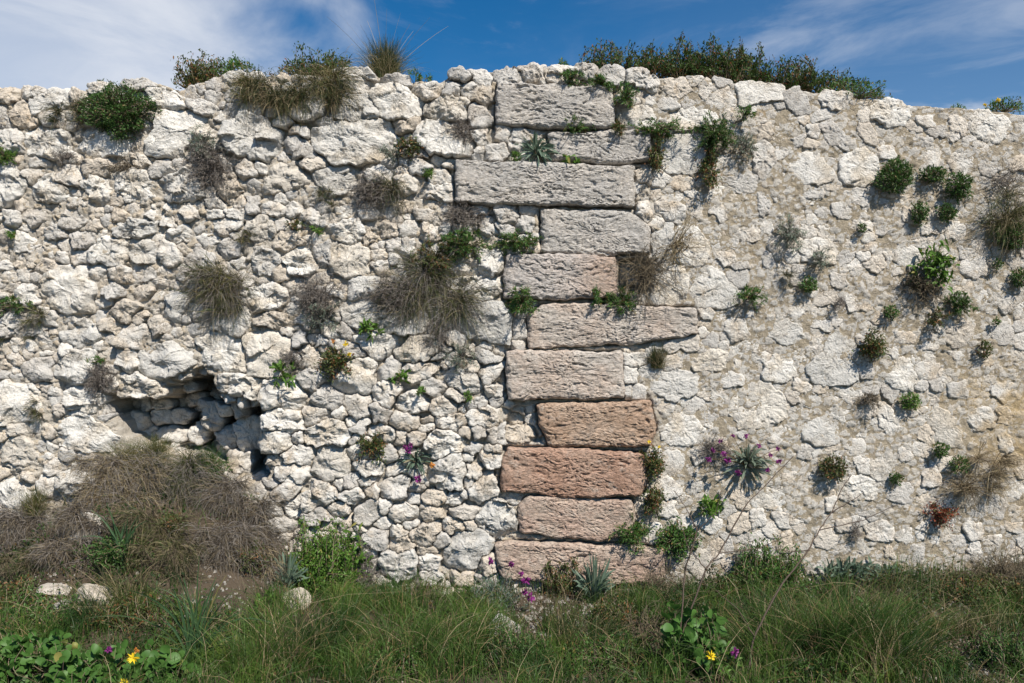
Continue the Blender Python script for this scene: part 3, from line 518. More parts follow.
# ------------------------------------------------------------------ ground
BX = np.array([-420,-60,0,40,60,100,130,170,220,262,285,310,345,500,850,930,1024,1100,1460], float)
BY = np.array([590,575,560,545,520,475,462,466,480,505,545,578,592,592,584,574,560,555,570], float)
def ground_z(x, y):
    px = 512+x/S; hb = (580-np.interp(px, BX, BY))*S
    yd = -y
    k = np.exp(-np.maximum(yd, 0)**2/.17)
    z = hb*k*(hb > 0)+hb*(hb <= 0)*np.exp(-np.abs(yd)*2)
    near = np.exp(-(x*x+y*y)/60.)
    z = z+(.035*gn(x*1.3, y*1.3, x*0+3)+.018*gn(x*5, y*5, x*0)+.006*gn(x*22, y*22, x*0))*near
    z = z-.03*(1-k)
    return z
gxs = np.concatenate([-np.geomspace(400, 4.2, 26), np.arange(-4.15, 4.2, .03), np.geomspace(4.25, 400, 26)])
gys = np.concatenate([-np.geomspace(400, 4.6, 20), np.arange(-4.5, .3, .03), np.geomspace(.7, 400, 24)])
A, B = np.meshgrid(gxs, gys); Z = ground_z(A, B)
Z = np.where(B > .25, -.05, Z)
V = np.stack([A, B, Z], -1).reshape(-1, 3); ii = np.arange(A.size).reshape(A.shape)
Q = np.stack([ii[:-1, :-1], ii[:-1, 1:], ii[1:, 1:], ii[1:, :-1]], -1).reshape(-1, 4)
tag(mesh('ground', V, Q, None, M['soil']), 'bare stony soil and bank at the foot of the wall', kind='structure')
# ------------------------------------------------------------------ plants
def unit(v): return v/np.maximum(1e-9, np.linalg.norm(v, axis=-1, keepdims=True))
class Buf:
    def __init__(s): s.v = []; s.q = []; s.n = 0
    def add(s, v, q):
        s.v.append(v.reshape(-1, 3)); s.q.append(q+s.n); s.n += v.size//3
    def build(s, name, mat, parent): 
        if not s.v: return None
        return mesh(name, np.vstack(s.v), np.vstack(s.q), None, M[mat], parent)
def curve_pts(b, E, A, t_):
    return b[:, None]+E[:, None]*t_[None, :, None]+A[:, None]*(4*t_*(1-t_))[None, :, None]
PROF = {'grass': lambda t: np.clip(1-t, .06, 1)**.6*(.6+.4*np.minimum(1, t*5)),
        'leaf': lambda t: np.clip(np.sin(np.pi*np.clip(t, .03, .97)**.85), .1, 1),
        'spat': lambda t: np.clip(.25+.95*t, 0, 1)*np.clip(1-(t**5), .12, 1),
        'round': lambda t: np.clip(np.sin(np.pi*np.clip(t, .02, .98)), .12, 1)**.6,
        'thin': lambda t: np.clip(1-.7*t, .2, 1)}
def ribbons(buf, b, E, A, W, prof='grass', segs=4, fold=0., rng=RNG):
    "leaves and blades: b base, E end vector, A arch vector, W width (m)"
    n = len(b)
    if n == 0: return
    t_ = np.linspace(0, 1, segs+1); p = curve_pts(b, E, A, t_)
    tan = unit(np.gradient(p, axis=1)); ref = unit(rng.normal(size=(n, 3))+np.array([0, -.5, .5]))
    side = unit(np.cross(tan, ref[:, None])); w = (np.asarray(W)[:, None]*PROF[prof](t_)[None])[..., None]*.5
    if fold:
        nor = np.cross(side, tan)
        L = p-side*w+nor*w*fold; C = p; Rr = p+side*w+nor*w*fold
        v = np.stack([L, C, Rr], 2); m_ = 3
    else: v = np.stack([p-side*w, p+side*w], 2); m_ = 2
    idx = np.arange(n*(segs+1)*m_).reshape(n, segs+1, m_)
    q = np.stack([idx[:, :-1, :-1], idx[:, :-1, 1:], idx[:, 1:, 1:], idx[:, 1:, :-1]], -1).reshape(-1, 4)
    buf.add(v, q)
def tubes(buf, P_, rad):
    "P_ (n,k,3) centre lines, rad (n,k) radii, triangular section"
    n, k, _ = P_.shape
    if n == 0: return
    tan = unit(np.gradient(P_, axis=1)); a = unit(np.cross(tan, np.array([.31, .87, .38]))); b_ = np.cross(tan, a)
    rg = []
    for j in range(4):
        th = j*math.pi/2; rg.append(P_+(a*math.cos(th)+b_*math.sin(th))*rad[..., None])
    v = np.stack(rg, 2); idx = np.arange(n*k*4).reshape(n, k, 4); nx = np.roll(idx, -1, 2)
    q = np.stack([idx[:, :-1], nx[:, :-1], nx[:, 1:], idx[:, 1:]], -1).reshape(-1, 4)
    buf.add(v, q)
def shell(n, up, rng, lo=.0):
    "random directions: facing out of the wall (up=0) or upward (up=1)"
    d = unit(rng.normal(size=(n, 3)))
    if up: d[:, 2] = np.abs(d[:, 2])
    else: d[:, 1] = -np.abs(d[:, 1])
    return d
def flower(root, c, r, mat, rng, n=26, kind='cluster'):
    bf = Buf()
    if kind == 'cluster':
        d = unit(rng.normal(size=(n, 3))); ribbons(bf, c+d*r*.15, d*r*(.6+.5*rng.random((n, 1))), d*0, np.full(n, r*.75), 'spat', 2, .2, rng)
    else:
        a = rng.uniform(0, 6.28, n); f = unit(np.array([.1, -1., .5])); u = unit(np.cross(f, [0, 0, 1.])); w = np.cross(u, f)
        d = u*np.cos(a)[:, None]+w*np.sin(a)[:, None]+f*rng.uniform(.05, .5, (n, 1)); ribbons(bf, np.repeat(c[None], n, 0), unit(d)*r*(.6+.4*rng.random((n, 1))), d*0, np.full(n, r*.4), 'spat', 2, .1, rng)
    return bf.build('flower', mat, root)
NP = [0]
# per kind: category, up(grows up) , numbers tuned in photo-pixel units of area
def plant(kind, px, py, w, h, label, cat='plant', name=None, group=None, mats=None, yd=None, up=0, dens=1., depth=None, flowers=None, seed=None, extra=None, z0=None):
    NP[0] += 1; rng = np.random.default_rng(100+NP[0] if seed is None else seed)
    if yd is None: yd = .03 if not up else -.12
    k = (DIST-yd)/DIST; W = w*S*k; H = h*S*k
    D = depth if depth is not None else (min(.16, .35*min(W, H)+.02) if not up else W*.35)
    ctr = P(px, py, yd)
    if up: base = ctr-np.array([0, 0, H*.5])
    else: base = ctr.copy()
    if z0 is not None: base[2] = z0
    root = empty(name or {'cushion': 'cushion_plant', 'samphire': 'sprawling_plant', 'rosette': 'rosette_plant', 'broad': 'broadleaf_plant', 'tuft': 'grass_tuft', 'hang': 'grass_tuft',
                  'dry': 'dry_shrub', 'shrub': 'leafy_shrub', 'silver': 'grey_leaved_plant', 'twigs': 'twig_bush'}[kind], tuple(base), label, cat, group)
    root['kind'] = 'thing'
    L = Buf(); T = Buf(); area = w*h
    sc = np.array([W/2, D, H/2]) if not up else np.array([W/2, D, H])
    mats = mats or {}
    def ends(n, lo, hi, pw=.5):
        d = shell(n, up, rng); return d*sc*(lo+(hi-lo)*rng.random((n, 1))**pw)
    lump = rng.uniform(0, 50)
    def lumpy(e):   # uneven outline with gaps
        u = unit(e/sc); g = gn(u[:, 0]*2.2+lump, u[:, 1]*2.2, u[:, 2]*2.2); return e*(1+.46*g[:, None])
    if kind == 'cushion':
        n = int(area*.95*dens); e = lumpy(ends(n, .45, 1.)); out = unit(e/sc)
        d = unit(out*.8+rng.normal(size=(n, 3))*.65+[0, 0, .25]); l = rng.uniform(.011, .021, n)*k
        ribbons(L, base+e-d*l[:, None]*.4, d*l[:, None], rng.normal(size=(n, 3))*.001, l*.36, 'leaf', 2, .35, rng)
        ns = max(8, n//14); e = lumpy(ends(ns, .6, .95)); t_ = np.linspace(0, 1, 4)
        tubes(T, curve_pts(np.repeat(base[None], ns, 0), e, rng.normal(size=(ns, 3))*.008, t_), np.full((ns, 4), .0016))
        m1_, m2_ = mats.get('l', 'dark_green'), mats.get('t', 'dry_brown')
    elif kind in ('samphire', 'silver', 'shrub', 'broad'):
        ll, lw, per, cov = {'samphire': (.022, .0050, 30, 1.0), 'silver': (.020, .0036, 30, .8), 'shrub': (.019, .0078, 30, .50), 'broad': (.044, .020, 9, .16)}[kind]
        bigl = bool(mats.get('big'))
        if bigl: ll, lw, per, cov = .056, .054, 4, .15
        ns = max(5, int(area*cov*dens*(.03 if kind != 'broad' else .035))+4)
        if kind == 'shrub': ns = max(8, int(area*.03*dens))
        e = lumpy(ends(ns, .55, 1.1)); b0 = np.repeat(base[None], ns, 0)
        if up and W > H: b0 = b0+np.column_stack([rng.uniform(-.38, .38, ns)*W, rng.uniform(-.4, .4, ns)*D, np.zeros(ns)]); e[:, 0] *= .45
        A_ = np.column_stack([rng.normal(0, .08, ns)*W, rng.normal(0, .04, ns), rng.uniform(-.06, .14, ns)*H])
        t_ = np.linspace(0, 1, 6); pts = curve_pts(b0, e, A_, t_); tubes(T, pts, np.repeat((np.linspace(.0022, .0009, 6)*(1.5 if kind == 'shrub' else 1))[None], ns, 0))
        per = int(per*(1. if kind != 'shrub' else max(1, min(2.2, H/.16))))
        tl = rng.uniform(.22, 1.0, (ns, per))**.8; i_ = np.repeat(np.arange(ns), per); tf = tl.ravel(); n = len(tf)
        pos = b0[i_]+e[i_]*tf[:, None]+A_[i_]*(4*tf*(1-tf))[:, None]; tg = unit(e[i_]+A_[i_]*(4*(1-2*tf))[:, None])
        d = unit(tg*(.75 if kind != 'broad' else .35)+unit(rng.normal(size=(n, 3)))*.75+[0, -.1, .15]); l = ll*rng.uniform(.55, 1.2, n)*k
        jit = rng.normal(size=(n, 3))*(.012 if kind == 'shrub' else .004)
        ribbons(L, pos+jit, d*l[:, None], np.column_stack([np.zeros(n), np.zeros(n), l*.12]), lw*rng.uniform(.7, 1.25, n)*k, ('round' if bigl else 'spat') if kind == 'broad' else 'leaf', 5 if bigl else (3 if kind == 'broad' else 2), .3, rng)
        m1_ = mats.get('l', {'samphire': 'mid_green', 'silver': 'silver_green', 'shrub': 'hedge_green', 'broad': 'bright_green'}[kind]); m2_ = mats.get('t', 'dry_brown' if kind != 'silver' else 'dry_grey')
    elif kind == 'rosette':
        n = int(46*dens); d = shell(n, up, rng); d[:, 2] += .25; d = unit(d); l = rng.uniform(.75, 1.1, n)[:, None]
        e = d*np.array([W/2, max(D, min(W, H)*.4), H/2 if not up else H*.95])*l
        ribbons(L, np.repeat(base[None], n, 0)+rng.normal(size=(n, 3))*np.array([.006+(W*.16 if dens > 2 else 0), .006, .006]), e*(.7 if dens > 2 else 1.), np.column_stack([np.zeros(n), np.zeros(n), rng.uniform(.0, .16, n)*H]), np.clip(.0125*rng.uniform(.7, 1.2, n)*max(.7, W/.2), .006, .02), 'spat', 5, .35, rng)
        e = d[:6]*sc*.4; tubes(T, curve_pts(np.repeat(base[None], 6, 0), e, e*0, np.linspace(0, 1, 3)), np.full((6, 3), .004))
        m1_, m2_ = mats.get('l', 'grey_green'), mats.get('t', 'dry_brown')
    elif kind == 'tuft':      # upright fan of blades
        n = int(area*.38*dens)+30; x = rng.normal(0, .42, n)*W/2*1.1; y = rng.normal(0, .4, n)*D; z = H*rng.uniform(.35, 1.08, n)*(1-.35*np.abs(x/(W*.6))**1.5)
        if not up: y = -np.abs(y)
        b0 = base+np.column_stack([rng.normal(0, .10, n)*W, rng.normal(0, .12, n)*D, np.zeros(n)])-(np.array([0, 0, H*.5]) if not up else 0)
        ribbons(L, b0, np.column_stack([x, y, z]), np.column_stack([-x*.12, -y*.1, z*.10]), rng.uniform(.0014, .0028, n), 'grass', 5, 0, rng)
        nd = n//6; i_ = rng.integers(0, n, nd); ribbons(T, b0[i_], np.column_stack([x[i_]*1.3, y[i_]*1.2, z[i_]*.5]), np.column_stack([x[i_]*0, y[i_]*0, z[i_]*.3]), np.full(nd, .0018), 'grass', 5, 0, rng)
        m1_, m2_ = mats.get('l', 'grass_olive'), mats.get('t', 'straw')
    elif kind == 'hang':      # untidy tuft falling from several roots in the joint
        dry = mats.get('dry', .5); nr_ = max(3, int(2+area/420)); rx = rng.uniform(-.36, .36, nr_)*W; rz = H*rng.uniform(*(mats.get('mat') or (-.22, .36)), nr_); rw = rng.uniform(.3, 1., nr_)**1.5
        for bf, n, lo_, wd in ((L, int(area*.16*dens)+24, -.62, .0026), (T, int((area*.19*dens+14)*dry), -.30, .0020)):
            i_ = rng.choice(nr_, n, p=rw/rw.sum()); l = H*(.15+.62*rng.random(n)**1.3)*(.7+.5*rw[i_]); an = rng.normal(0, .85, n)+rx[i_]/W*1.2
            x = np.sin(an)*l*.75; z = -np.cos(an)*l*rng.uniform(lo_, 1.0, n); y = -rng.uniform(.15, 1., n)*D*.8-.006
            b0 = base+np.column_stack([rx[i_]+rng.normal(0, .035, n)*W, np.zeros(n), rz[i_]+rng.normal(0, .035, n)*H])
            ribbons(bf, b0, np.column_stack([x, y, z]), np.column_stack([x*.1+rng.normal(0, .06, n)*l, -rng.uniform(.0, .4, n)*D, l*rng.uniform(.0, .34, n)]), wd*rng.uniform(.6, 1.3, n), 'grass', 6, 0, rng)
        m1_, m2_ = mats.get('l', 'grass_olive'), mats.get('t', 'dry_grey')
    elif kind in ('dry', 'twigs'):
        ns = int(area*(.055 if kind == 'dry' else .02)*dens)+8; e = lumpy(ends(ns, .5, 1.05)); b0 = base+rng.normal(size=(ns, 3))*np.array([W*.10, .004, H*.10])*.8
        A_ = rng.normal(size=(ns, 3))*np.array([W*.09, .012, H*.09]); t_ = np.linspace(0, 1, 7)
        wob = np.cumsum(rng.normal(size=(ns, 7, 3))*.0035, axis=1); pts = curve_pts(b0, e, A_, t_)+wob
        tubes(T, pts, np.repeat(np.linspace(.0017, .0006, 7)[None], ns, 0))
        m_ = ns*(7 if kind == 'dry' else 4); i_ = rng.integers(0, ns, m_); j_ = rng.integers(2, 7, m_); p0 = pts[i_, j_]; d = unit(e[i_]/sc+rng.normal(size=(m_, 3))*.9)
        l = rng.uniform(.012, .035, m_)*(1 if kind == 'dry' else 1.5); t3 = np.linspace(0, 1, 3)
        tubes(T, curve_pts(p0, d*l[:, None], rng.normal(size=(m_, 3))*.002, t3), np.full((m_, 3), .00065))
        if kind == 'dry':
            n = int(m_*2.0); i_ = rng.integers(0, m_, n); p0 = p0[i_]+d[i_]*(l[i_]*rng.random(n))[:, None]; dd = unit(d[i_]+rng.normal(size=(n, 3))); l2 = rng.uniform(.005, .012, n)
            ribbons(L, p0, dd*l2[:, None], dd*0, l2*.28, 'leaf', 2, 0, rng)
        m1_, m2_ = mats.get('l', 'dry_grey'), mats.get('t', 'dry_grey')
    sn = {'tuft': 'dry_blades', 'hang': 'dry_blades', 'dry': 'twigs', 'twigs': 'twigs'}.get(kind, 'stems'); ln = {'tuft': 'blades', 'hang': 'blades'}.get(kind, 'leaves')
    if extra: extra(root, base, W, H, D, rng, L, T)
    L.build(ln, m1_, root); T.build(sn, m2_, root)
    for (fx, fy, fr, fm, fk) in (flowers or []):
        c = P(fx, fy, yd+D*.8); flower(root, c, fr*S, fm, rng, 26, fk)
        sb = Buf(); e = c-base; tubes(sb, curve_pts(base[None], e[None], np.array([[0, 0, .01]]), np.linspace(0, 1, 5)), np.full((1, 5), .0011)); sb.build('flower_stalk', 'mid_green', root)
    return root
def pt(kind, px, py, w, h, label, **kw): return plant(kind, px, py, w, h, label, **kw)
gR = 'green cushions on the right half of the wall'; gT = 'shrubs along the top of the wall'; gD = 'dry plants clinging to the wall'; gG = 'grass tufts growing out of the wall'
gS = 'green plants rooted between the pillar blocks'; gW = 'small plants dotted over the wall'
# along the top
pt('shrub', 203, 72, 44, 34, 'brown and green twiggy shrub on the wall top, leftmost of the shrubs up there', cat='shrub', up=1, group=gT, mats={'l': 'olive_green'}, dens=2.0)
pt('shrub', 238, 67, 46, 22, 'fresh green leafy plant on the wall top beside the leftmost twiggy shrub', up=1, group=gT, mats={'l': 'mid_green'})
pt('shrub', 322, 66, 58, 30, 'dark shrub with reddish leaves on the wall top left of the upright grass tuft', cat='shrub', up=1, group=gT, dens=2.)
pt('shrub', 285, 72, 30, 16, 'low dark shrub on the wall top above the brownish hanging grass', cat='shrub', up=1, group=gT, mats={'l': 'olive_green'})
def stalks(root, base, W, H, D, rng, L, T):
    b = Buf(); a = np.array([-.6, -.42, -.3, -.12, .02, .2, .38, .62, .85, -.75, .5]); n = len(a); l = rng.uniform(1.3, 2.1, n)*H
    e = np.column_stack([np.sin(a)*l, rng.normal(0, .03, n), np.cos(a)*l]); ribbons(b, np.repeat(base[None], n, 0), e, np.column_stack([-a*.02, a*0, a*0+.01]), np.full(n, .003), 'thin', 6, 0, rng); b.build('stalks', 'straw', root)
pt('tuft', 385, 59, 58, 42, 'round upright grass tuft with long pale stalks on the wall top', cat='grass', up=1, group=gT, extra=stalks, dens=1.5, yd=-.08)
pt('samphire', 422, 78, 22, 10, 'small green plant on the wall top right of the upright grass tuft', up=1, group=gT, yd=-.03)
pt('samphire', 568, 66, 26, 14, 'tiny green sprig on the coping above the topmost grey block', up=1, group=gT, yd=-.1)
hed = [(606, 58, 46, 26, 'dark leafy shrub on the wall top, start of the long hedge above the pillar'), (650, 62, 56, 32, 'dark reddish shrub in the hedge right of the pillar top'),
       (697, 62, 60, 40, 'tallest part of the hedge on the wall top, a spiky dark shrub'), (741, 66, 54, 42, 'tall dark shrub in the hedge with brown twig tips above the trailing plant'),
       (790, 76, 56, 34, 'low dark shrub near the right end of the hedge on the wall top'), (828, 84, 44, 26, 'last dark shrub of the hedge, next to the bright green cushion')]
def spikes(root, base, W, H, D, rng, L, T):
    n = int(W/.02); b0 = base+np.column_stack([rng.uniform(-.5, .5, n)*W, rng.uniform(-.4, .4, n)*D, np.full(n, H*.55)]); e = np.column_stack([rng.normal(0, .03, n), rng.normal(0, .02, n), rng.uniform(.25, .62, n)*H])
    tubes(T, curve_pts(b0, e, e*0+rng.normal(size=(n, 3))*.004, np.linspace(0, 1, 4)), np.full((n, 4), .0010))
    m_ = n*14; i_ = rng.integers(0, n, m_); tf = rng.random(m_); d = unit(rng.normal(size=(m_, 3))+[0, 0, .6]); l = rng.uniform(.009, .017, m_)
    ribbons(L, b0[i_]+e[i_]*tf[:, None], d*l[:, None], d*0, l*.42, 'leaf', 2, .3, rng)
for a in hed: pt('shrub', *a, cat='shrub', up=1, group=gT, extra=spikes, yd=-.2, dens=1.6, depth=.16)
pt('cushion', 856, 90, 66, 22, 'bright green low cushion at the right end of the hedge on the wall top', up=1, group=gT, mats={'l': 'mid_green'}, yd=-.06, depth=.12)
pt('cushion', 957, 111, 22, 12, 'small green cushion on the wall top between the hedge and the right edge', up=1, group=gT, mats={'l': 'mid_green'}, yd=-.06)
pt('cushion', 1004, 105, 42, 14, 'green cushion with a yellow bud on the wall top at the right edge', up=1, group=gT, mats={'l': 'mid_green'}, yd=-.06, flowers=[(998, 100, 2.5, 'yellow', 'cluster'), (985, 105, 2, 'yellow', 'cluster')])
pt('samphire', 105, 84, 14, 8, 'tiny sprig above the big cushion at the top left', up=1, group=gT, mats={'l': 'silver_green'}, yd=0)
# upper left
pt('cushion', 121, 113, 74, 54, 'large dark green cushion near the top left of the wall', group=gW, dens=1.15)
pt('hang', 72, 116, 46, 34, 'brownish grass tuft touching the left side of the large dark cushion', cat='grass', group=gG, mats={'t': 'dry_brown'})
pt('samphire', 5, 157, 28, 24, 'bright green plant at the left edge below the wall top', group=gW, mats={'l': 'bright_green'})
pt('silver', 205, 148, 40, 34, 'grey green sprigs at the head of the dry shrub right of the large cushion', group=gW, dens=1.1)
pt('dry', 211, 168, 52, 50, 'grey dry shrub hanging below the grey green sprigs, right of the large cushion', cat='shrub', group=gD, dens=1.2)
pt('dry', 66, 157, 26, 16, 'small grey dry tangle below the brownish grass at the top left', cat='shrub', group=gD)
pt('dry', 127, 167, 30, 16, 'small brown dry tangle below the large dark cushion', cat='shrub', group=gD, mats={'t': 'dry_brown'})
pt('hang', 268, 97, 72, 50, 'wide brown green grass tuft falling over the wall top left of the white coping stones', cat='grass', group=gG, mats={'t': 'straw', 'dry': .35}, dens=2.2)
pt('hang', 317, 92, 54, 66, 'long hanging grass tuft beside the white coping stones, right of the wide tuft', cat='grass', group=gG, mats={'t': 'straw', 'dry': .35}, dens=2.2)
pt('shrub', 408, 148, 26, 22, 'small reddish brown plant in a joint below the white coping stones', group=gW, mats={'l': 'olive_green'})
pt('silver', 392, 156, 24, 18, 'tiny grey plant just left of the small reddish brown plant', group=gW)
pt('samphire', 429, 175, 12, 12, 'tiny bright green sprig left of the long smooth grey block', group=gW, mats={'l': 'bright_green'})
pt('dry', 463, 130, 34, 32, 'grey dry tangle left of the topmost blocks', cat='shrub', group=gD)
pt('hang', 330, 202, 30, 26, 'small straw coloured tuft left of the purple grey shrub', cat='grass', group=gG)
pt('dry', 370, 193, 44, 40, 'purple grey dry shrub left of the long smooth grey block', cat='shrub', group=gD, dens=1.2)
pt('hang', 391, 201, 40, 46, 'olive grass tuft on the right side of the purple grey dry shrub', cat='grass', group=gG)
pt('hang', 243, 240, 30, 24, 'small brown tuft in the upper left of the wall above the big drooping tuft', cat='grass', group=gG)
pt('samphire', 296, 226, 18, 12, 'little sprig in a joint right of the small brown tuft', group=gW, mats={'l': 'olive_green'})
pt('samphire', 316, 231, 12, 8, 'tiny bright sprig below the small straw tuft', group=gW, mats={'l': 'bright_green'})
pt('hang', 222, 298, 78, 66, 'big drooping brown grass tuft on the left half of the wall', cat='grass', group=gG, mats={'dry': .8}, dens=1.15)
pt('silver', 205, 284, 24, 24, 'grey green sprigs on the left side of the big drooping tuft', group=gW)
pt('samphire', 14, 307, 32, 20, 'green plant at the left edge halfway up the wall', group=gW)
pt('hang', 38, 318, 34, 30, 'dry tuft right of the green plant at the left edge', cat='grass', group=gG)
pt('hang', 12, 340, 44, 18, 'low brown tuft on the white stone at the left edge', cat='grass', group=gG)
pt('dry', 102, 380, 34, 42, 'grey dry shrub left of the hollow in the wall', cat='shrub', group=gD, dens=1.2)
pt('samphire', 99, 362, 10, 14, 'tiny green sprig on top of the grey shrub left of the hollow', group=gW)
pt('hang', 45, 410, 28, 26, 'small green tuft on a big stone at the left, below the grey dry shrub', cat='grass', group=gG)
pt('samphire', 13, 236, 8, 8, 'tiny bright green speck near the left edge', group=gW, mats={'l': 'bright_green'})
# middle
pt('dry', 318, 297, 48, 48, 'grey brown dry shrub in the middle left of the wall', cat='shrub', group=gD, dens=1.2)
pt('silver', 324, 320, 38, 38, 'silver green plant hanging under the grey brown dry shrub', group=gW, dens=1.1)
pt('dry', 292, 358, 28, 24, 'pale dry twigs above the bright broad leaved plant', cat='shrub', group=gD)
pt('broad', 285, 373, 28, 24, 'bright green broad leaved plant just right of the hollow', group=gW, dens=2.2)
pt('shrub', 337, 364, 36, 34, 'bushy plant with small yellow flowers in the middle of the rubble', group=gW, mats={'l': 'olive_green'}, flowers=[(345, 344, 4.2, 'yellow', 'daisy'), (333, 341, 2.4, 'orange_leaf', 'cluster'), (349, 354, 2.4, 'yellow', 'cluster')])
pt('broad', 374, 331, 24, 18, 'bright green plant under the left part of the large grass mass', group=gW, dens=2.0)
pt('broad', 400, 378, 18, 12, 'bright green sprig in a joint under the large grass mass', group=gW, dens=1.6)
pt('samphire', 421, 391, 8, 7, 'tiny green leaf in the rubble below the bright sprigs', group=gW, mats={'l': 'bright_green'})
pt('samphire', 468, 396, 11, 10, 'tiny green sprig left of the pale block with a worn corner', group=gW, mats={'l': 'bright_green'})
pt('dry', 463, 216, 44, 30, 'purple grey dry tangle under the long smooth grey block', cat='shrub', group=gD, dens=1.2)
pt('samphire', 464, 246, 54, 32, 'green fleshy plant left of the fifth block from the top', group=gS, dens=1.3)
pt('samphire', 436, 259, 40, 42, 'brown and green plant above the large drooping grass', group=gS, mats={'l': 'olive_green'}, dens=1.2)
pt('samphire', 519, 244, 52, 24, 'green fleshy plant on the upper left corner of the fifth block', group=gS, dens=1.4)
pt('hang', 432, 296, 80, 94, 'large drooping mass of grass left of the pillar', cat='grass', group=gG, mats={'l': 'grass_olive', 'dry': .8, 't': 'dry_grey'}, dens=.95, depth=.11)
pt('dry', 394, 296, 62, 46, 'grey dry twigs on the left of the large drooping grass', cat='shrub', group=gD, dens=1.1)
pt('dry', 437, 336, 24, 36, 'grey dead stems hanging at the foot of the large drooping grass', cat='shrub', group=gD)
pt('silver', 462, 357, 34, 32, 'grey plant left of the pale block with a worn corner', group=gD, dens=1., mats={'l': 'silver_green'})
pt('shrub', 373, 446, 26, 38, 'sparse olive plant above left of the purple flowers', group=gW, mats={'l': 'olive_green'}, dens=.8)
pt('rosette', 416, 462, 36, 34, 'grey green rosette with purple flowers left of the reddish brown block', group=gW, flowers=[(408, 450, 4, 'purple', 'cluster'), (411, 445, 3, 'purple', 'cluster'), (405, 447, 3, 'purple', 'cluster'), (418, 479, 4.5, 'purple', 'cluster'), (432, 465, 3.4, 'orange_leaf', 'cluster')], name='flowering_plant', depth=.07)
# on the pillar
pt('rosette', 536, 155, 48, 42, 'blue green rosette on the upper edge of the long smooth grey block', group=gS, depth=.09, dens=1.3)
pt('samphire', 514, 159, 16, 10, 'tiny bright sprig left of the blue green rosette', group=gS, mats={'l': 'bright_green'})
pt('broad', 569, 163, 16, 11, 'tiny bright sprig right of the blue green rosette', group=gS, dens=1.6)
pt('samphire', 572, 79, 30, 17, 'green plant on the upper edge of the topmost grey block', group=gS, dens=1.4)
pt('samphire', 604, 85, 32, 18, 'green plant on the right corner of the topmost grey block', group=gS, dens=1.4)
pt('samphire', 626, 99, 24, 24, 'green plant trailing down beside the topmost grey block', group=gS, dens=1.2)
pt('samphire', 576, 127, 30, 16, 'green plant in the joint under the topmost grey block', group=gS, dens=1.2)
pt('samphire', 618, 130, 14, 20, 'thin plant on the right end of the joint under the topmost block', group=gS, mats={'l': 'olive_green'})
pt('samphire', 658, 131, 56, 18, 'strip of green plant right of the second block', group=gS, dens=1.3)
pt('shrub', 656, 154, 16, 38, 'brown green plant trailing down right of the second block', group=gS, mats={'l': 'olive_green'})
pt('samphire', 713, 136, 48, 36, 'dark green plant under the hedge right of the pillar', group=gS, mats={'l': 'dark_green'}, dens=1.4)
pt('shrub', 708, 170, 22, 40, 'brown stems trailing below the dark green plant under the hedge', group=gS, mats={'l': 'olive_green', 't': 'dry_brown'})
pt('silver', 744, 149, 28, 36, 'silver grey plant right of the dark green plant under the hedge', group=gS, dens=1.2)
pt('samphire', 744, 115, 18, 16, 'small green sprig above the silver grey plant under the hedge', group=gS)
pt('samphire', 522, 303, 34, 32, 'green fleshy plant at the left end of the joint under the fifth block', group=gS, dens=1.3)
pt('samphire', 597, 298, 24, 22, 'green plant in the joint above the long pale pinkish block', group=gS, dens=1.2)
pt('samphire', 621, 304, 34, 28, 'green plant trailing over the long pale pinkish block', group=gS, dens=1.2)
pt('twigs', 645, 272, 66, 76, 'bare brown twig bush in the hole beside the fifth block', cat='shrub', mats={'t': 'dry_brown'}, dens=1.3, depth=.16)
pt('twigs', 678, 246, 60, 70, 'straw coloured dry stems spreading right of the brown twig bush', cat='shrub', mats={'t': 'straw'}, dens=.5, depth=.13)
pt('tuft', 657, 355, 30, 26, 'olive tuft right of the pale block with a worn corner', cat='grass', group=gG, mats={'l': 'grass_olive'}, dens=1.2)
pt('shrub', 651, 463, 28, 38, 'olive plant with two small yellow flowers at the right end of the reddish block', group=gS, mats={'l': 'olive_green'}, flowers=[(649, 442, 2.6, 'yellow', 'daisy'), (659, 447, 2.2, 'yellow', 'daisy')])
pt('broad', 709, 507, 32, 26, 'fresh green plant below the big purple flowered plant', group=gW, dens=2.0, mats={'l': 'bright_green'})
pt('rosette', 747, 466, 52, 44, 'large grey green plant with purple flowers on both sides, right of the reddish block', name='flowering_plant', group=gW, depth=.13, dens=1.5, mats={'l': 'silver_green'},
   flowers=[(709, 459, 3.4, 'purple', 'cluster'), (713, 450, 2.6, 'purple', 'cluster'), (724, 454, 3.2, 'purple', 'cluster'), (728, 461, 4, 'purple', 'cluster'), (738, 473, 3.6, 'purple', 'cluster'), (720, 441, 2.6, 'purple', 'cluster'), (746, 436, 3, 'purple', 'cluster'), (759, 446, 2.6, 'purple', 'cluster'), (778, 449, 2.6, 'purple', 'cluster'), (779, 462, 3.2, 'purple', 'cluster'), (768, 470, 3, 'purple', 'cluster'), (770, 455, 2.6, 'purple', 'cluster'), (733, 436, 2.2, 'purple', 'cluster')])
pt('dry', 715, 448, 38, 26, 'grey dry stems left of the big purple flowered plant', cat='shrub', group=gD)
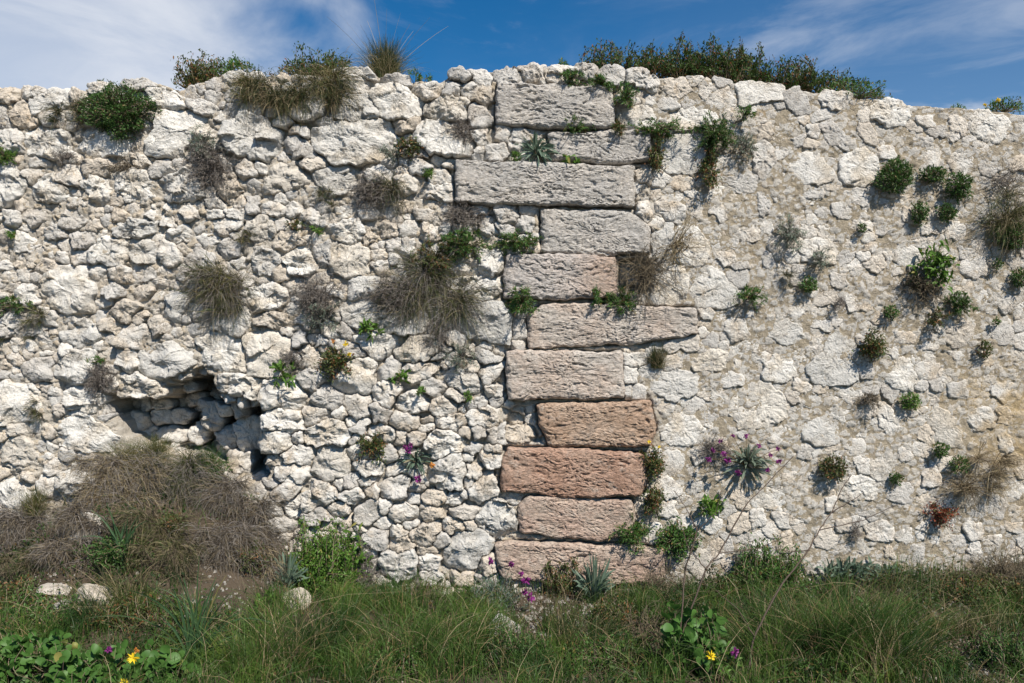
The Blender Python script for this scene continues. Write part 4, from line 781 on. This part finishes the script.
# right half
pt('cushion', 893, 177, 40, 36, 'largest round dark cushion on the right part of the wall', group=gR, dens=1.3)
pt('cushion', 932, 175, 27, 18, 'flat dark cushion just right of the largest round cushion', group=gR, dens=1.3)
pt('cushion', 957, 187, 29, 27, 'round dark cushion, upper right of the group of five', group=gR, dens=1.3)
pt('cushion', 919, 213, 18, 22, 'small cushion below the largest round cushion', group=gR, dens=1.4)
pt('cushion', 946, 213, 20, 18, 'small cushion below the round cushion at the upper right of the group', group=gR, dens=1.4)
pt('cushion', 861, 228, 9, 9, 'very small cushion left of the group of dark cushions', group=gR, dens=1.4)
pt('silver', 789, 236, 32, 40, 'silver grey plant on the upper right wall, left of the cushions', group=gW, dens=1.2)
pt('silver', 820, 261, 30, 24, 'low silver grey plant below right of the taller silver one', group=gW, dens=1.2)
pt('hang', 784, 284, 20, 26, 'small dry tuft below the silver grey plants', cat='grass', group=gG)
pt('cushion', 808, 285, 17, 17, 'little green cushion right of the small dry tuft', group=gR, mats={'l': 'mid_green'}, dens=1.3)
pt('samphire', 747, 298, 32, 26, 'small green sprig right of the straw coloured stems', group=gW, dens=.8)
pt('dry', 838, 303, 12, 16, 'tiny grey dry sprig below the low silver plant', cat='shrub', group=gD, dens=.7)
pt('hang', 1002, 214, 50, 76, 'big dark green grass tuft at the right edge, high on the wall', cat='grass', group=gG, mats={'l': 'grass_olive', 't': 'dry_brown'}, dens=1.0, depth=.10)
pt('twigs', 1005, 180, 46, 36, 'dry twigs above the big dark grass tuft at the right edge', cat='shrub', mats={'t': 'dry_grey'}, dens=1.)
pt('cushion', 1010, 236, 36, 30, 'dark leafy clump at the foot of the big dark grass tuft', group=gR, mats={'l': 'dark_green'})
pt('broad', 931, 268, 54, 48, 'bright green broad leaved plant with brown stems, largest on the right wall', group=gW, dens=2.0, depth=.12)
pt('dry', 922, 287, 44, 34, 'brown dead stems under the bright broad leaved plant', cat='shrub', group=gD, mats={'t': 'dry_brown', 'l': 'dry_brown'})
pt('samphire', 958, 305, 30, 24, 'green plant below right of the bright broad leaved plant', group=gW, mats={'l': 'dark_green'}, dens=1.5)
pt('samphire', 934, 318, 20, 18, 'olive sprig below the bright broad leaved plant', group=gW, mats={'l': 'olive_green'}, dens=1.2)
pt('cushion', 890, 312, 15, 13, 'small green cushion left of the olive sprig', group=gR, mats={'l': 'mid_green'}, dens=1.4)
pt('shrub', 872, 345, 26, 32, 'reddish green plant with a side twig on the middle right wall', group=gW, mats={'l': 'olive_green'}, dens=1.6)
pt('cushion', 983, 349, 15, 19, 'brownish cushion near the right edge, middle height', group=gR, mats={'l': 'olive_green'})
pt('cushion', 1018, 278, 16, 20, 'dark cushion cut by the right edge of the wall view', group=gR, dens=1.3)
pt('cushion', 997, 264, 10, 11, 'tiny cushion left of the dark cushion at the right edge', group=gR)
pt('cushion', 995, 322, 9, 8, 'tiny green cushion above the brownish cushion', group=gR, mats={'l': 'mid_green'})
pt('dry', 868, 400, 17, 17, 'small dark dry ball on the lower right wall', cat='shrub', group=gD, mats={'t': 'dry_brown'}, dens=1.6)
pt('cushion', 909, 401, 18, 17, 'bright green small cushion on the lower right wall', group=gR, mats={'l': 'bright_green'}, dens=1.4)
pt('cushion', 832, 467, 28, 26, 'reddish green round cushion low on the right wall', group=gR, mats={'l': 'olive_green'}, dens=1.3)
pt('cushion', 895, 478, 13, 13, 'small green cushion between the reddish cushion and the straw tuft', group=gR, dens=1.3)
pt('cushion', 940, 450, 17, 16, 'green cushion above left of the straw tuft', group=gR, mats={'l': 'mid_green'}, dens=1.3)
pt('hang', 978, 478, 62, 58, 'straw coloured grass tuft low at the right of the wall', cat='grass', group=gG, mats={'l': 'straw', 't': 'dry_brown', 'dry': .5}, dens=.9, depth=.13)
pt('cushion', 958, 464, 22, 18, 'green leaves at the left root of the straw tuft', group=gR, mats={'l': 'mid_green'})
pt('shrub', 938, 515, 26, 24, 'small red leaved plant below left of the straw tuft', group=gW, mats={'l': 'red_leaf'}, dens=1.2)
pt('dry', 855, 530, 12, 20, 'tiny grey sprig above the bluish plant at the wall foot', cat='shrub', group=gD)

# ------------------------------------------------------------------ at the foot of the wall
def gp(px, py):
    "point on the ground seen at photo pixel"
    d = np.array([(px-512)/FPX, 1., (341.5-py)/FPX]); o = np.array([0, -DIST, CZ])
    s = np.arange(1.5, DIST+.02, .01); q = o+d*s[:, None]; z = ground_z(q[:, 0], q[:, 1]); below = np.nonzero(q[:, 2] < z)[0]
    i = below[0] if len(below) else len(s)-1
    return q[i], DIST-s[i]
def gplant(kind, px, py, w, h, label, by=None, **kw):
    "plant standing on the ground: (px, by) is where its foot is seen"
    q, yd = gp(px, by or py+h/2); yd = max(yd, .05)
    return plant(kind, px, py, w, h, label, yd=yd, up=1, **kw)
gF = 'plants along the foot of the wall'
gplant('shrub', 322, 556, 66, 62, 'bright green leafy bush at the wall foot below the rubble', by=590, group=gF, cat='shrub', mats={'l': 'bright_green'}, dens=1.5)
gplant('broad', 352, 545, 40, 44, 'bright green stems on the right of the leafy bush at the wall foot', by=580, group=gF, mats={'l': 'bright_green'}, dens=1.5)
gplant('rosette', 286, 568, 48, 40, 'dark bluish spiky plant left of the bright leafy bush', by=588, group=gF, mats={'l': 'grey_green'}, dens=1.6)
gplant('broad', 262, 600, 34, 18, 'low bright green plant in front of the dark bluish plant', by=608, group=gF, dens=2)
gplant('dry', 365, 562, 36, 56, 'grey dead stems right of the bright leafy bush', by=592, group=gF, cat='shrub')
gplant('rosette', 594, 576, 54, 52, 'thick leaved grey green rosette in front of the lowest block', by=602, group=gF, dens=2.0)
gplant('silver', 497, 591, 52, 34, 'grey green mound with purple flowers left of the lowest block', by=608, name='flowering_plant', group=gF, dens=1.8, mats={'l': 'grey_green'},
   flowers=[(491, 561, 4, 'purple', 'cluster'), (511, 564, 3.2, 'purple', 'cluster'), (526, 580, 4.2, 'purple', 'cluster'), (530, 597, 4.6, 'purple', 'cluster'), (521, 574, 2.8, 'purple', 'cluster'), (525, 592, 3, 'purple', 'cluster')])
gplant('shrub', 560, 578, 40, 38, 'small olive plant between the flowered mound and the thick leaved rosette', by=596, group=gF, mats={'l': 'olive_green'}, dens=1.)
plant('samphire', 630, 533, 46, 34, 'green plant trailing over the right end of the lowest two blocks', group=gS, dens=1.3)
plant('shrub', 676, 540, 46, 36, 'green and brown plant growing beside the lowest block', group=gS, mats={'l': 'mid_green'}, dens=1.2, depth=.08)
plant('shrub', 652, 500, 22, 36, 'dead brown plant right of the rose coloured block', group=gS, mats={'l': 'olive_green'})
gplant('shrub', 770, 568, 70, 44, 'grey green leafy shrub at the wall foot behind the bare twigs', by=592, group=gF, cat='shrub', mats={'l': 'mid_green'}, dens=1.6)
gplant('silver', 744, 557, 24, 34, 'small silver shrub left of the grey green leafy shrub', by=580, group=gF, mats={'l': 'silver_green'})
gplant('rosette', 848, 562, 62, 34, 'bluish thick leaved plant at the foot of the right wall', by=580, group=gF, dens=2.6, depth=.12)
gplant('rosette', 882, 566, 60, 28, 'second bluish thick leaved plant, touching the first on its right', by=582, group=gF, dens=2.4, depth=.12)
gplant('twigs', 1010, 566, 50, 42, 'tangle of dark brown twigs at the right edge of the wall foot', by=590, group=gF, cat='shrub', mats={'t': 'dry_brown'}, dens=2)
gplant('broad', 697, 640, 70, 60, 'mallow plant with rounded bright leaves in front of the pillar', by=672, group=gF, mats={'l': 'mallow_green', 'big': 1}, dens=4)
gplant('broad', 727, 662, 34, 34, 'pale green plant with a purple flower beside the mallow', by=683, group=gF, dens=1.6, flowers=[(735, 652, 3.6, 'purple', 'cluster'), (711, 657, 4, 'yellow', 'cluster')])
gplant('broad', 25, 650, 90, 46, 'clump of light green mallow leaves in the lower left corner', by=684, group=gF, dens=4., mats={'big': 1, 'l': 'mallow_green'})
gplant('broad', 92, 672, 84, 40, 'large round leaved green plant at the lower left with yellow flowers', by=694, group=gF, dens=4.5, mats={'big': 1, 'l': 'mallow_green'}, flowers=[(133, 658, 4.8, 'yellow', 'daisy'), (136, 650, 2.2, 'orange_leaf', 'cluster'), (109, 650, 2.6, 'purple', 'cluster'), (124, 682, 2.6, 'yellow', 'cluster')])
gplant('broad', 160, 668, 60, 36, 'dark round leaved plant right of the yellow flowers', by=690, group=gF, mats={'l': 'mallow_green', 'big': 1}, dens=4)
for (px, by, w, h, kd, m_, lb) in [(40, 625, 70, 30, 'shrub', 'mid_green', 'leafy plant behind the mallow clump in the lower left corner'), (10, 610, 60, 34, 'shrub', 'olive_green', 'olive leafy plant at the left edge below the bank'), (600, 668, 70, 26, 'shrub', 'mid_green', 'low green leafy plant in the grass in front of the pillar'),
        (650, 640, 60, 40, 'twigs', 'dry_brown', 'brown twiggy dead plant left of the mallow'), (770, 625, 60, 34, 'twigs', 'dry_brown', 'brown twiggy dead plant left of the biggest grass tuft'), (985, 600, 80, 26, 'shrub', 'olive_green', 'olive low shrub at the foot of the right wall'), (930, 668, 70, 22, 'shrub', 'mid_green', 'low green plant on the stony patch at the lower right'),
        (1005, 668, 60, 40, 'shrub', 'dark_green', 'dark leafy plant in the lower right corner'), (880, 628, 50, 26, 'broad', 'mid_green', 'broad green leaves on the right side of the biggest grass tuft'), (480, 668, 60, 24, 'shrub', 'weed_green', 'low dark leafy plant in the middle foreground grass'), (730, 600, 60, 34, 'shrub', 'weed_green', 'dark low plant at the wall foot left of the grey green shrub'),
        (520, 660, 60, 30, 'shrub', 'dark_green', 'dark leafy weed in the grass right of the middle'),
        (395, 672, 70, 28, 'shrub', 'mid_green', 'leafy weed in the grass at the lower middle left'),
        (615, 625, 50, 26, 'shrub', 'olive_green', 'olive weed below the thick leaved rosette'),
        (800, 676, 60, 22, 'shrub', 'mid_green', 'leafy weed at the front of the biggest grass tuft'),
        (250, 640, 54, 30, 'shrub', 'dark_green', 'dark leafy weed right of the tall strap leaved plant'),
        (130, 625, 60, 28, 'shrub', 'olive_green', 'olive weed behind the round leaved plant'),
        (420, 600, 50, 18, 'dry', 'dry_brown', 'dry brown tangle at the foot of the rubble'), (665, 600, 60, 36, 'dry', 'dry_brown', 'dry brown tangle right of the thick leaved rosette'), (1000, 590, 60, 40, 'dry', 'dry_brown', 'dark dry tangle under the twigs at the right edge')]:
    gplant(kd, px, by-h/2, w, h, lb, by=by, group='low plants among the foreground grass', mats={'l': m_, 't': 'dry_brown'}, dens=1.6)
# strap-leaved plants
def leek(px, py, w, h, by, n, label, mat='strap_green'):
    q, yd = gp(px, by); NP[0] += 1; rng = np.random.default_rng(NP[0]); base = P(px, by, yd); k = (DIST-yd)/DIST; W = w*S*k; H = h*S*k
    root = empty('strap_leaved_plant', tuple(base), label, 'plant', 'strap leaved plants at the left'); b = Buf()
    x = rng.normal(0, .4, n)*W*.6; z = rng.uniform(.15, 1., n)*H*(1-.5*np.abs(x/W)); y = rng.normal(-.02, .05, n)
    ribbons(b, base+rng.normal(size=(n, 3))*np.array([.02, .02, .0]), np.column_stack([x, y, z]), np.column_stack([-x*.15, y*0, H*rng.uniform(.05, .3, n)*(np.abs(x)/W+.15)]), rng.uniform(.008, .015, n), 'grass', 9, .4, rng)
    b.build('leaves', mat, root)
leek(196, 610, 150, 120, 668, 60, 'tall strap leaved plant in front of the left bank')
leek(122, 530, 84, 70, 562, 40, 'smaller strap leaved plant high on the left bank')
# hanging dry grass on the bank and big tufts
gB = 'hanging dry grass clumps on the left bank'
gr2 = {'l': 'dry_grey', 't': 'straw'}
gr, br, ol, sw = {'l': 'dry_grey', 't': 'dry_brown'}, {'l': 'dry_brown', 't': 'dry_grey'}, {'l': 'grass_olive', 't': 'dry_brown'}, {'l': 'straw', 't': 'dry_grey'}
for (px, py, w, h, lb, mt, yd) in [(118, 492, 104, 70, 'large grey mat of hanging dry grass on the left bank', gr2, .17), (36, 540, 84, 66, 'grey dry grass at the left edge of the bank', gr, .2),
        (183, 494, 96, 74, 'mixed grey and green grass mat under the hollow', {'l': 'grass_olive', 't': 'dry_grey'}, .2), (240, 520, 74, 78, 'brown dry grass clump at the right end of the bank', br, .2),
        (96, 535, 70, 60, 'dark grey grass hanging left of the small strap leaved plant', gr, .3), (160, 540, 84, 60, 'lower brown grass mat in the middle of the bank', {'l': 'grass_olive', 't': 'dry_brown'}, .32),
        (214, 556, 86, 54, 'lower dry grass mat above the white gravel', gr, .36), (150, 566, 110, 40, 'olive grass fringe along the foot of the left bank', ol, .45), (20, 575, 70, 40, 'olive grass at the lower left edge beside the flat pale stone', ol, .42),
        (255, 560, 50, 44, 'straw coloured grass right of the lower dry mat', sw, .34), (70, 560, 60, 40, 'brown grass above the flat pale stone at the left', br, .36)]:
    mt = dict(mt, dry=1.0, mat=(-.40, .48)); yd = max(.04, gp(px, py)[1])+.015
    plant('hang', px, py, w, h, lb, cat='grass', group=gB, mats=mt, dens=1.5, depth=.08, yd=yd)
for (px, py, w, h, lb, m_) in [(113, 553, 40, 34, 'dark leafy plant beneath the small strap leaved plant on the bank', 'dark_green'), (207, 470, 44, 26, 'dark green leafy plant at the right of the bank crest', 'dark_green'), (250, 556, 40, 34, 'olive leafy plant low at the right end of the bank', 'olive_green'), (172, 524, 30, 24, 'small olive leafy plant among the hanging dry grass', 'olive_green')]:
    plant('shrub', px, py, w, h, lb, group='leafy plants among the dry grass of the bank', mats={'l': m_}, yd=max(.04, gp(px, py+h*.3)[1])+.01, depth=.05, dens=1.2)
for (px, py, w, h, lb, mt) in [(130, 455, 60, 34, 'green tuft on the crest of the bank left of the hollow', 'grass_olive'), (205, 462, 56, 36, 'dark green tuft on the crest of the bank inside the hollow', 'grass_green'), (155, 448, 50, 30, 'small olive tuft on the crest of the bank in the middle of the hollow', 'grass_olive'), (35, 500, 40, 30, 'olive tuft beside the big boulder stone at the left edge', 'grass_olive')]:
    plant('tuft', px, py, w, h, lb, cat='grass', group='tufts on the crest of the bank', mats={'l': mt}, dens=1.1, up=1, yd=max(.05, gp(px, py+h*.5)[1])+.02, depth=.10)
def bigtuft(px, by, w, h, n, label, mat='grass_green'):
    q, yd = gp(px, by); k = (DIST-yd)/DIST; W = w*S*k; H = h*S*k; NP[0] += 1; rng = np.random.default_rng(NP[0]); base = np.array(q)
    root = empty('grass_tuft', tuple(base), label, 'grass', 'big grass tufts in the foreground'); L = Buf(); T = Buf()
    for bf, nn, hs_ in ((L, n, 1.), (T, n//10, .95))[:2 if n >= 1400 else 1]:
        ncl = max(14, int(W/.03)); cx_ = rng.normal(0, .26, ncl)*W; cy_ = rng.normal(0, .10, ncl); ch_ = rng.uniform(.5, 1.05, ncl); lean = rng.normal(0, .25, ncl); i_ = rng.integers(0, ncl, nn)
        x0 = cx_[i_]+rng.normal(0, .018, nn); y0 = cy_[i_]+rng.normal(0, .018, nn); z = H*rng.uniform(.25, 1.05, nn)*hs_*ch_[i_]*np.exp(-(x0/W/.6)**2); x = z*(rng.normal(0, .42, nn)+lean[i_]+x0/W*.9); y = z*rng.normal(-.1, .38, nn)
        b0 = base+np.column_stack([x0, y0, np.zeros(nn)]); b0[:, 2] = ground_z(b0[:, 0], b0[:, 1])-.01
        ribbons(bf, b0, np.column_stack([x, y, z]), np.column_stack([-x*.12+rng.normal(0, .05, nn)*z, -y*.12, z*rng.uniform(.02, .22, nn)]), rng.uniform(.0016, .0034, nn), 'grass', 6, 0, rng)
    L.build('blades', mat, root); T.build('dry_blades', 'straw', root)
bigtuft(832, 668, 200, 104, 3600, 'biggest grass tuft in the foreground, right of the bare twigs')
bigtuft(770, 640, 90, 70, 800, 'smaller grass tuft left of the biggest one')
bigtuft(420, 655, 170, 64, 1500, 'wide green grass tuft in front of the rubble foot')
bigtuft(560, 640, 120, 52, 900, 'green and straw grass tuft in front of the flowered mound', 'grass_olive')
bigtuft(290, 672, 140, 84, 1500, 'bright green grass tuft right of the tall strap leaved plant')
bigtuft(950, 600, 150, 40, 900, 'low olive grass tuft along the right wall foot', 'grass_olive')
bigtuft(985, 640, 110, 50, 700, 'dark olive grass tuft in the lower right corner', 'grass_olive')

bigtuft(640, 612, 90, 34, 500, 'short grass tuft right of the thick leaved rosette', 'grass_olive')
bigtuft(395, 604, 100, 40, 700, 'short dark grass tuft touching the rubble foot')
bigtuft(470, 616, 60, 36, 450, 'short grass tuft left of the white round stone')
bigtuft(905, 640, 90, 60, 700, 'grass tuft leaning right of the biggest tuft')
bigtuft(1010, 606, 60, 40, 400, 'grass tuft below the dark twigs at the right edge', 'grass_olive')
bigtuft(340, 640, 70, 60, 500, 'upright dark grass tuft in front of the bright leafy bush')
bigtuft(115, 612, 100, 54, 800, 'loose grass tuft in front of the left bank', 'grass_olive')
# bare twigs of a shrub in front
def twig(lines, label, yd0, yd1, r=.0048):
    NP[0] += 1; q, _ = gp(lines[0][0][0], 683); root = None
    for ln in lines:
        n = len(ln); ys = np.linspace(yd0, yd1, n) if root is None else None
        if root is None: main = (np.array(ln, float), ys)
        else: ys = np.full(n, float(np.interp(ln[0][1], main[0][::-1, 1], main[1][::-1])))
        p = np.array([P(a, b, y) for (a, b), y in zip(ln, ys)])
        s = np.linspace(0, n-1, n*5); pp = np.column_stack([np.interp(s, np.arange(n), p[:, i]) for i in range(3)]); pp = pp+np.random.default_rng(3).normal(size=pp.shape)*.0012
        if root is None:
            root = empty('bare_sapling', tuple(p[0]), label, 'shrub', 'bare twigs in front of the wall'); nm, rr = 'stem', r
        else: nm, rr = 'twig', r*.6
        b = Buf(); tubes(b, pp[None], np.linspace(rr, rr*.45, len(pp))[None]); b.build(nm, 'bark', root)
TW = 1
twig([[(668, 700), (672, 661), (685, 627), (706, 569), (719, 553), (747, 503), (764, 487), (793, 456)], [(706, 569), (688, 548), (680, 520)], [(719, 553), (760, 548), (790, 535)]], 'tall bare brown stem in front of the pillar leaning right', 1.25, .75)
twig([[(676, 700), (682, 608), (685, 571), (698, 530), (686, 508), (674, 490)], [(685, 571), (694, 540), (700, 522)], [(698, 530), (716, 512), (722, 490)]], 'bare stem rising straight up beside the mallow', 1.2, .8, .0038)
twig([[(742, 700), (754, 636), (779, 589), (809, 550), (819, 530), (832, 512), (841, 490), (851, 475)], [(819, 530), (864, 520), (896, 505)], [(832, 512), (864, 493)], [(809, 550), (790, 552), (770, 548)], [(754, 636), (738, 610), (716, 590)]], 'bare brown stem with side twigs in front of the right wall', 1.3, .75)

# white stones lying on the ground
def boulder(px, py, w, h, label):
    q, yd = gp(px, py+h*.4); k = (DIST-yd)/DIST; NP[0] += 1; rng = np.random.default_rng(NP[0]); n, m_ = 40, 24
    th = np.linspace(0, 2*np.pi, n, endpoint=False); ph = np.linspace(.04, np.pi-.04, m_); T_, F = np.meshgrid(th, ph)
    d = np.stack([np.cos(T_)*np.sin(F), np.sin(T_)*np.sin(F), np.cos(F)], -1); r = 1+.0*T_
    for _ in range(9):
        a = unit(rng.normal(size=3)); r = np.minimum(r, rng.uniform(.5, .85)/np.maximum(.05, d@a))
    r = r*(1+.05*gn(d[..., 0]*3, d[..., 1]*3+NP[0], d[..., 2]*3)+.03*gn(d[..., 0]*9, d[..., 1]*9, d[..., 2]*9))
    c = P(px, py+h*.30, yd); v = d*r[..., None]*np.array([w*.52, w*.45, h*.6])*S*k; o_ = np.arange(n*m_).reshape(m_, n); nx = np.roll(o_, -1, 1)
    qd = np.stack([o_[:-1], o_[1:], nx[1:], nx[:-1]], -1).reshape(-1, 4)
    o = mesh('boulder', v.reshape(-1, 3), qd, None, M['rubble'], None, {'tint': np.full(n*m_, .06+.1*rng.random())}); o.location = c
    tag(o, label, 'rock', 'loose white stones on the ground', 'thing')
boulder(503, 621, 36, 28, 'white round stone in the grass below the purple flowered mound')
boulder(294, 594, 34, 24, 'white angular stone under the dark bluish plant')
boulder(58, 586, 40, 14, 'flat pale stone among the dry grass at the far left')
boulder(98, 588, 40, 26, 'big pale slab leaning on the left bank')
boulder(86, 518, 34, 36, 'pale stone showing through the hanging grass on the bank')
boulder(70, 602, 30, 16, 'small pale stone in front of the flat pale stone at the left')

# ground cover: grass, dry litter, gravel
def scatter(n, xr, yr, dens):
    x = RNG.uniform(*xr, n); y = RNG.uniform(*yr, n); keep_ = RNG.random(n) < dens(x, y); return x[keep_], y[keep_]
def to_px(x, y, z):
    d = DIST+y; return 512+x/d*FPX, 341.5-(z-CZ)/d*FPX
def cover(name, label, n, dens, hmin, hmax, mat, w0, w1, arch=.15, spread=.45, wall_y=-.02, hk=None):
    x, y = scatter(n, (-3.6, 3.6), (-2.1, wall_y), dens); z = ground_z(x, y); m_ = len(x)
    h = RNG.uniform(hmin, hmax, m_)*(.7+.6*np.clip(.5+gn(x*3, y*3, x*0+8), 0, 1)); a = RNG.uniform(0, 6.28, m_); s_ = RNG.normal(0, spread, m_)*h
    E = np.column_stack([np.cos(a)*s_, np.sin(a)*s_*.8, h]); E[:, 1] = np.minimum(E[:, 1], -y-.03)
    b = Buf(); ribbons(b, np.column_stack([x, y, z-.005]), E, np.column_stack([-E[:, 0]*.2, -E[:, 1]*.2, h*arch]), RNG.uniform(w0, w1, m_), 'grass', 4)
    tag(mesh(name, np.vstack(b.v), np.vstack(b.q), None, M[mat]), label, kind='stuff')
def pxy(x, y): return to_px(x, y, ground_z(x, y))
def bare(x, y):
    px, py = pxy(x, y)
    b = np.exp(-(((px-545)/50)**2+((py-612)/22)**2))+np.exp(-(((px-225)/45)**2+((py-598)/22)**2))+np.exp(-(((px-935)/60)**2+((py-650)/40)**2))+np.exp(-(((px-60)/60)**2+((py-600)/20)**2))
    return np.clip(b*1.5, 0, 1)
def clumpy(x, y, k=4.): return np.clip(.45+2.0*gn(x*k, y*k, x*0+1), .08, 1)
def dgreen(x, y):
    px, py = pxy(x, y); return clumpy(x, y)*(1-bare(x, y))*np.clip((py-560)/50, .05, 1)*np.where((px < 300) & (py < 600), .25, 1)
cover('grass', 'green grass covering the ground in the foreground', 130000, dgreen, .05, .15, 'grass_green', .0018, .0042, .2, .6)
def ddry(x, y):
    px, py = pxy(x, y); return clumpy(x+9, y, 3.)*np.where(px > 600, .9, .6)
cover('dry_grass', 'dry brown grass and dead stems between the green grass', 34000, ddry, .03, .10, 'dry_brown', .0013, .0024, .25, 1.0)
cover('straw', 'pale straw stalks lying across the grass', 3000, ddry, .08, .22, 'straw', .0016, .0026, .25, 1.1)
def dweed(x, y):
    px, py = pxy(x, y); return clumpy(x+3, y+5, 2.5)*np.where((px < 180) | (px > 600), 1, .3)*(1-.7*bare(x, y))
x, y = scatter(130000, (-3.4, 3.4), (-2.0, -.03), dweed); z = ground_z(x, y)+RNG.uniform(0, .07, len(x)); n = len(x); d = unit(RNG.normal(size=(n, 3))+[0, -.3, .6]); l = RNG.uniform(.008, .026, n)
b = Buf(); ribbons(b, np.column_stack([x, np.minimum(y, -.04), z]), d*l[:, None], d*0, l*.5, 'leaf', 2, .3)
tag(mesh('weeds', np.vstack(b.v), np.vstack(b.q), None, M['weed_green']), 'low leafy weeds covering the soil', kind='stuff')
def dgr(x, y): return np.clip(bare(x, y)*1.2+.02+.45*np.exp(y*8), 0, 1)
x, y = scatter(26000, (-3.4, 3.4), (-1.8, -.03), dgr); n = len(x); r = .0016+.008*RNG.random(n)**3.5
cu = np.array([[-1,-1,-.6],[1,-1,-.6],[1,1,-.6],[-1,1,-.6],[-.6,-.7,.7],[.7,-.6,.6],[.6,.7,.75],[-.7,.6,.6]], float)
fq = np.array([[0,1,5,4],[1,2,6,5],[2,3,7,6],[3,0,4,7],[4,5,6,7]])
v = cu[None]*r[:, None, None]*(1+.35*RNG.normal(size=(n, 8, 3))*.6); a = RNG.uniform(0, 6.28, n); ca, sa_ = np.cos(a)[:, None], np.sin(a)[:, None]
v = np.stack([v[..., 0]*ca-v[..., 1]*sa_, v[..., 0]*sa_+v[..., 1]*ca, v[..., 2]], -1)+np.column_stack([x, y, ground_z(x, y)+r*.3])[:, None]
q = (fq[None]+(np.arange(n)*8)[:, None, None]).reshape(-1, 4)
tag(mesh('gravel', v.reshape(-1, 3), q, None, M['gravel'], None, {'tint': np.repeat(RNG.random(n), 8)}, False), 'pale limestone chips and gravel at the wall foot', kind='stuff')
# ------------------------------------------------------------------ camera, light, sky
cam = bpy.data.objects.new('camera', bpy.data.cameras.new('camera')); COL.objects.link(cam); scene.camera = cam
cam.location = (0, -DIST, CZ); cam.rotation_euler = (R(90), 0, 0); cam.data.sensor_width = 36; cam.data.lens = FPX/1024*36; cam.data.clip_end = 2000
SD = np.array([.36, -.58, .75]); SD = SD/np.linalg.norm(SD); el = math.asin(SD[2])
sun = bpy.data.objects.new('sun', bpy.data.lights.new('sun', 'SUN')); COL.objects.link(sun)
sun.data.energy = 5.0; sun.data.angle = R(.53); sun.data.color = (1, .935, .835)
from mathutils import Vector
sun.rotation_euler = Vector(SD).to_track_quat('Z', 'Y').to_euler()
wd = bpy.data.worlds.new('World'); scene.world = wd; wd.use_nodes = True; t = NT(wd.node_tree)
sky = t.n('ShaderNodeTexSky', _sky_type='NISHITA', _sun_disc=False, _sun_elevation=el, _sun_rotation=math.atan2(SD[0], SD[1]), _air_density=1.0, _dust_density=.3, _ozone_density=3.)
tc = t.n('ShaderNodeTexCoord').outputs['Generated']
hs = t.n('ShaderNodeHueSaturation', Saturation=1.42, Value=1.02, Color=sky.outputs[0]).outputs[0]
m1 = t.n('ShaderNodeVectorMath', _operation='MULTIPLY', i0=tc, i1=(1.6, 1.6, 4.2)).outputs[0]
n1 = t.noise(m1, 1.5, 7, .55, .6); m2 = t.n('ShaderNodeMapping', Vector=tc, Rotation=(0, R(28), 0), Scale=(1.5, 1.5, 5.)).outputs[0]; n2 = t.noise(m2, 2.2, 8, .6, .8)
sx = t.n('ShaderNodeSeparateXYZ', Vector=tc)
left = t.ramp(t.math('ADD', sx.outputs[0], t.math('MULTIPLY', t.math('SUBTRACT', n1, .5), .55)), -.17, -.36)
right = t.ramp(t.math('ADD', sx.outputs[0], t.math('MULTIPLY', t.math('SUBTRACT', n1, .5), .7)), -.06, .34)
low = t.ramp(sx.outputs[2], .40, .24)
cl = t.math('MULTIPLY', left, t.math('ADD', .62, t.math('MULTIPLY', t.ramp(n2, .3, .7), .35)), True)
cr = t.math('MULTIPLY', t.math('MULTIPLY', right, t.math('ADD', .10, t.math('MULTIPLY', t.ramp(n2, .40, .68), .60))), t.math('ADD', .35, t.math('MULTIPLY', low, .65)))
thin = t.math('MULTIPLY', t.ramp(n2, .48, .72), .26)
cf = t.math('MULTIPLY', t.math('MAXIMUM', t.math('MAXIMUM', cl, cr), thin), t.math('MULTIPLY', t.ramp(sx.outputs[1], .2, .5), t.ramp(sx.outputs[2], .75, .5)))     # the clouds lie beyond the wall
c = t.mix(cf, hs, (7.8, 8.2, 9.0))
bg = t.n('ShaderNodeBackground', Color=c, Strength=.078); t.n('ShaderNodeOutputWorld', Surface=bg.outputs[0])
vs = scene.view_settings; vs.view_transform = 'Standard'; vs.look = 'None'; vs.gamma = 1; vs.use_curve_mapping = False; vs.exposure = .3
scene.cycles.max_bounces = 4; scene.cycles.diffuse_bounces = 1; scene.cycles.transmission_bounces = 2; scene.cycles.transparent_max_bounces = 4
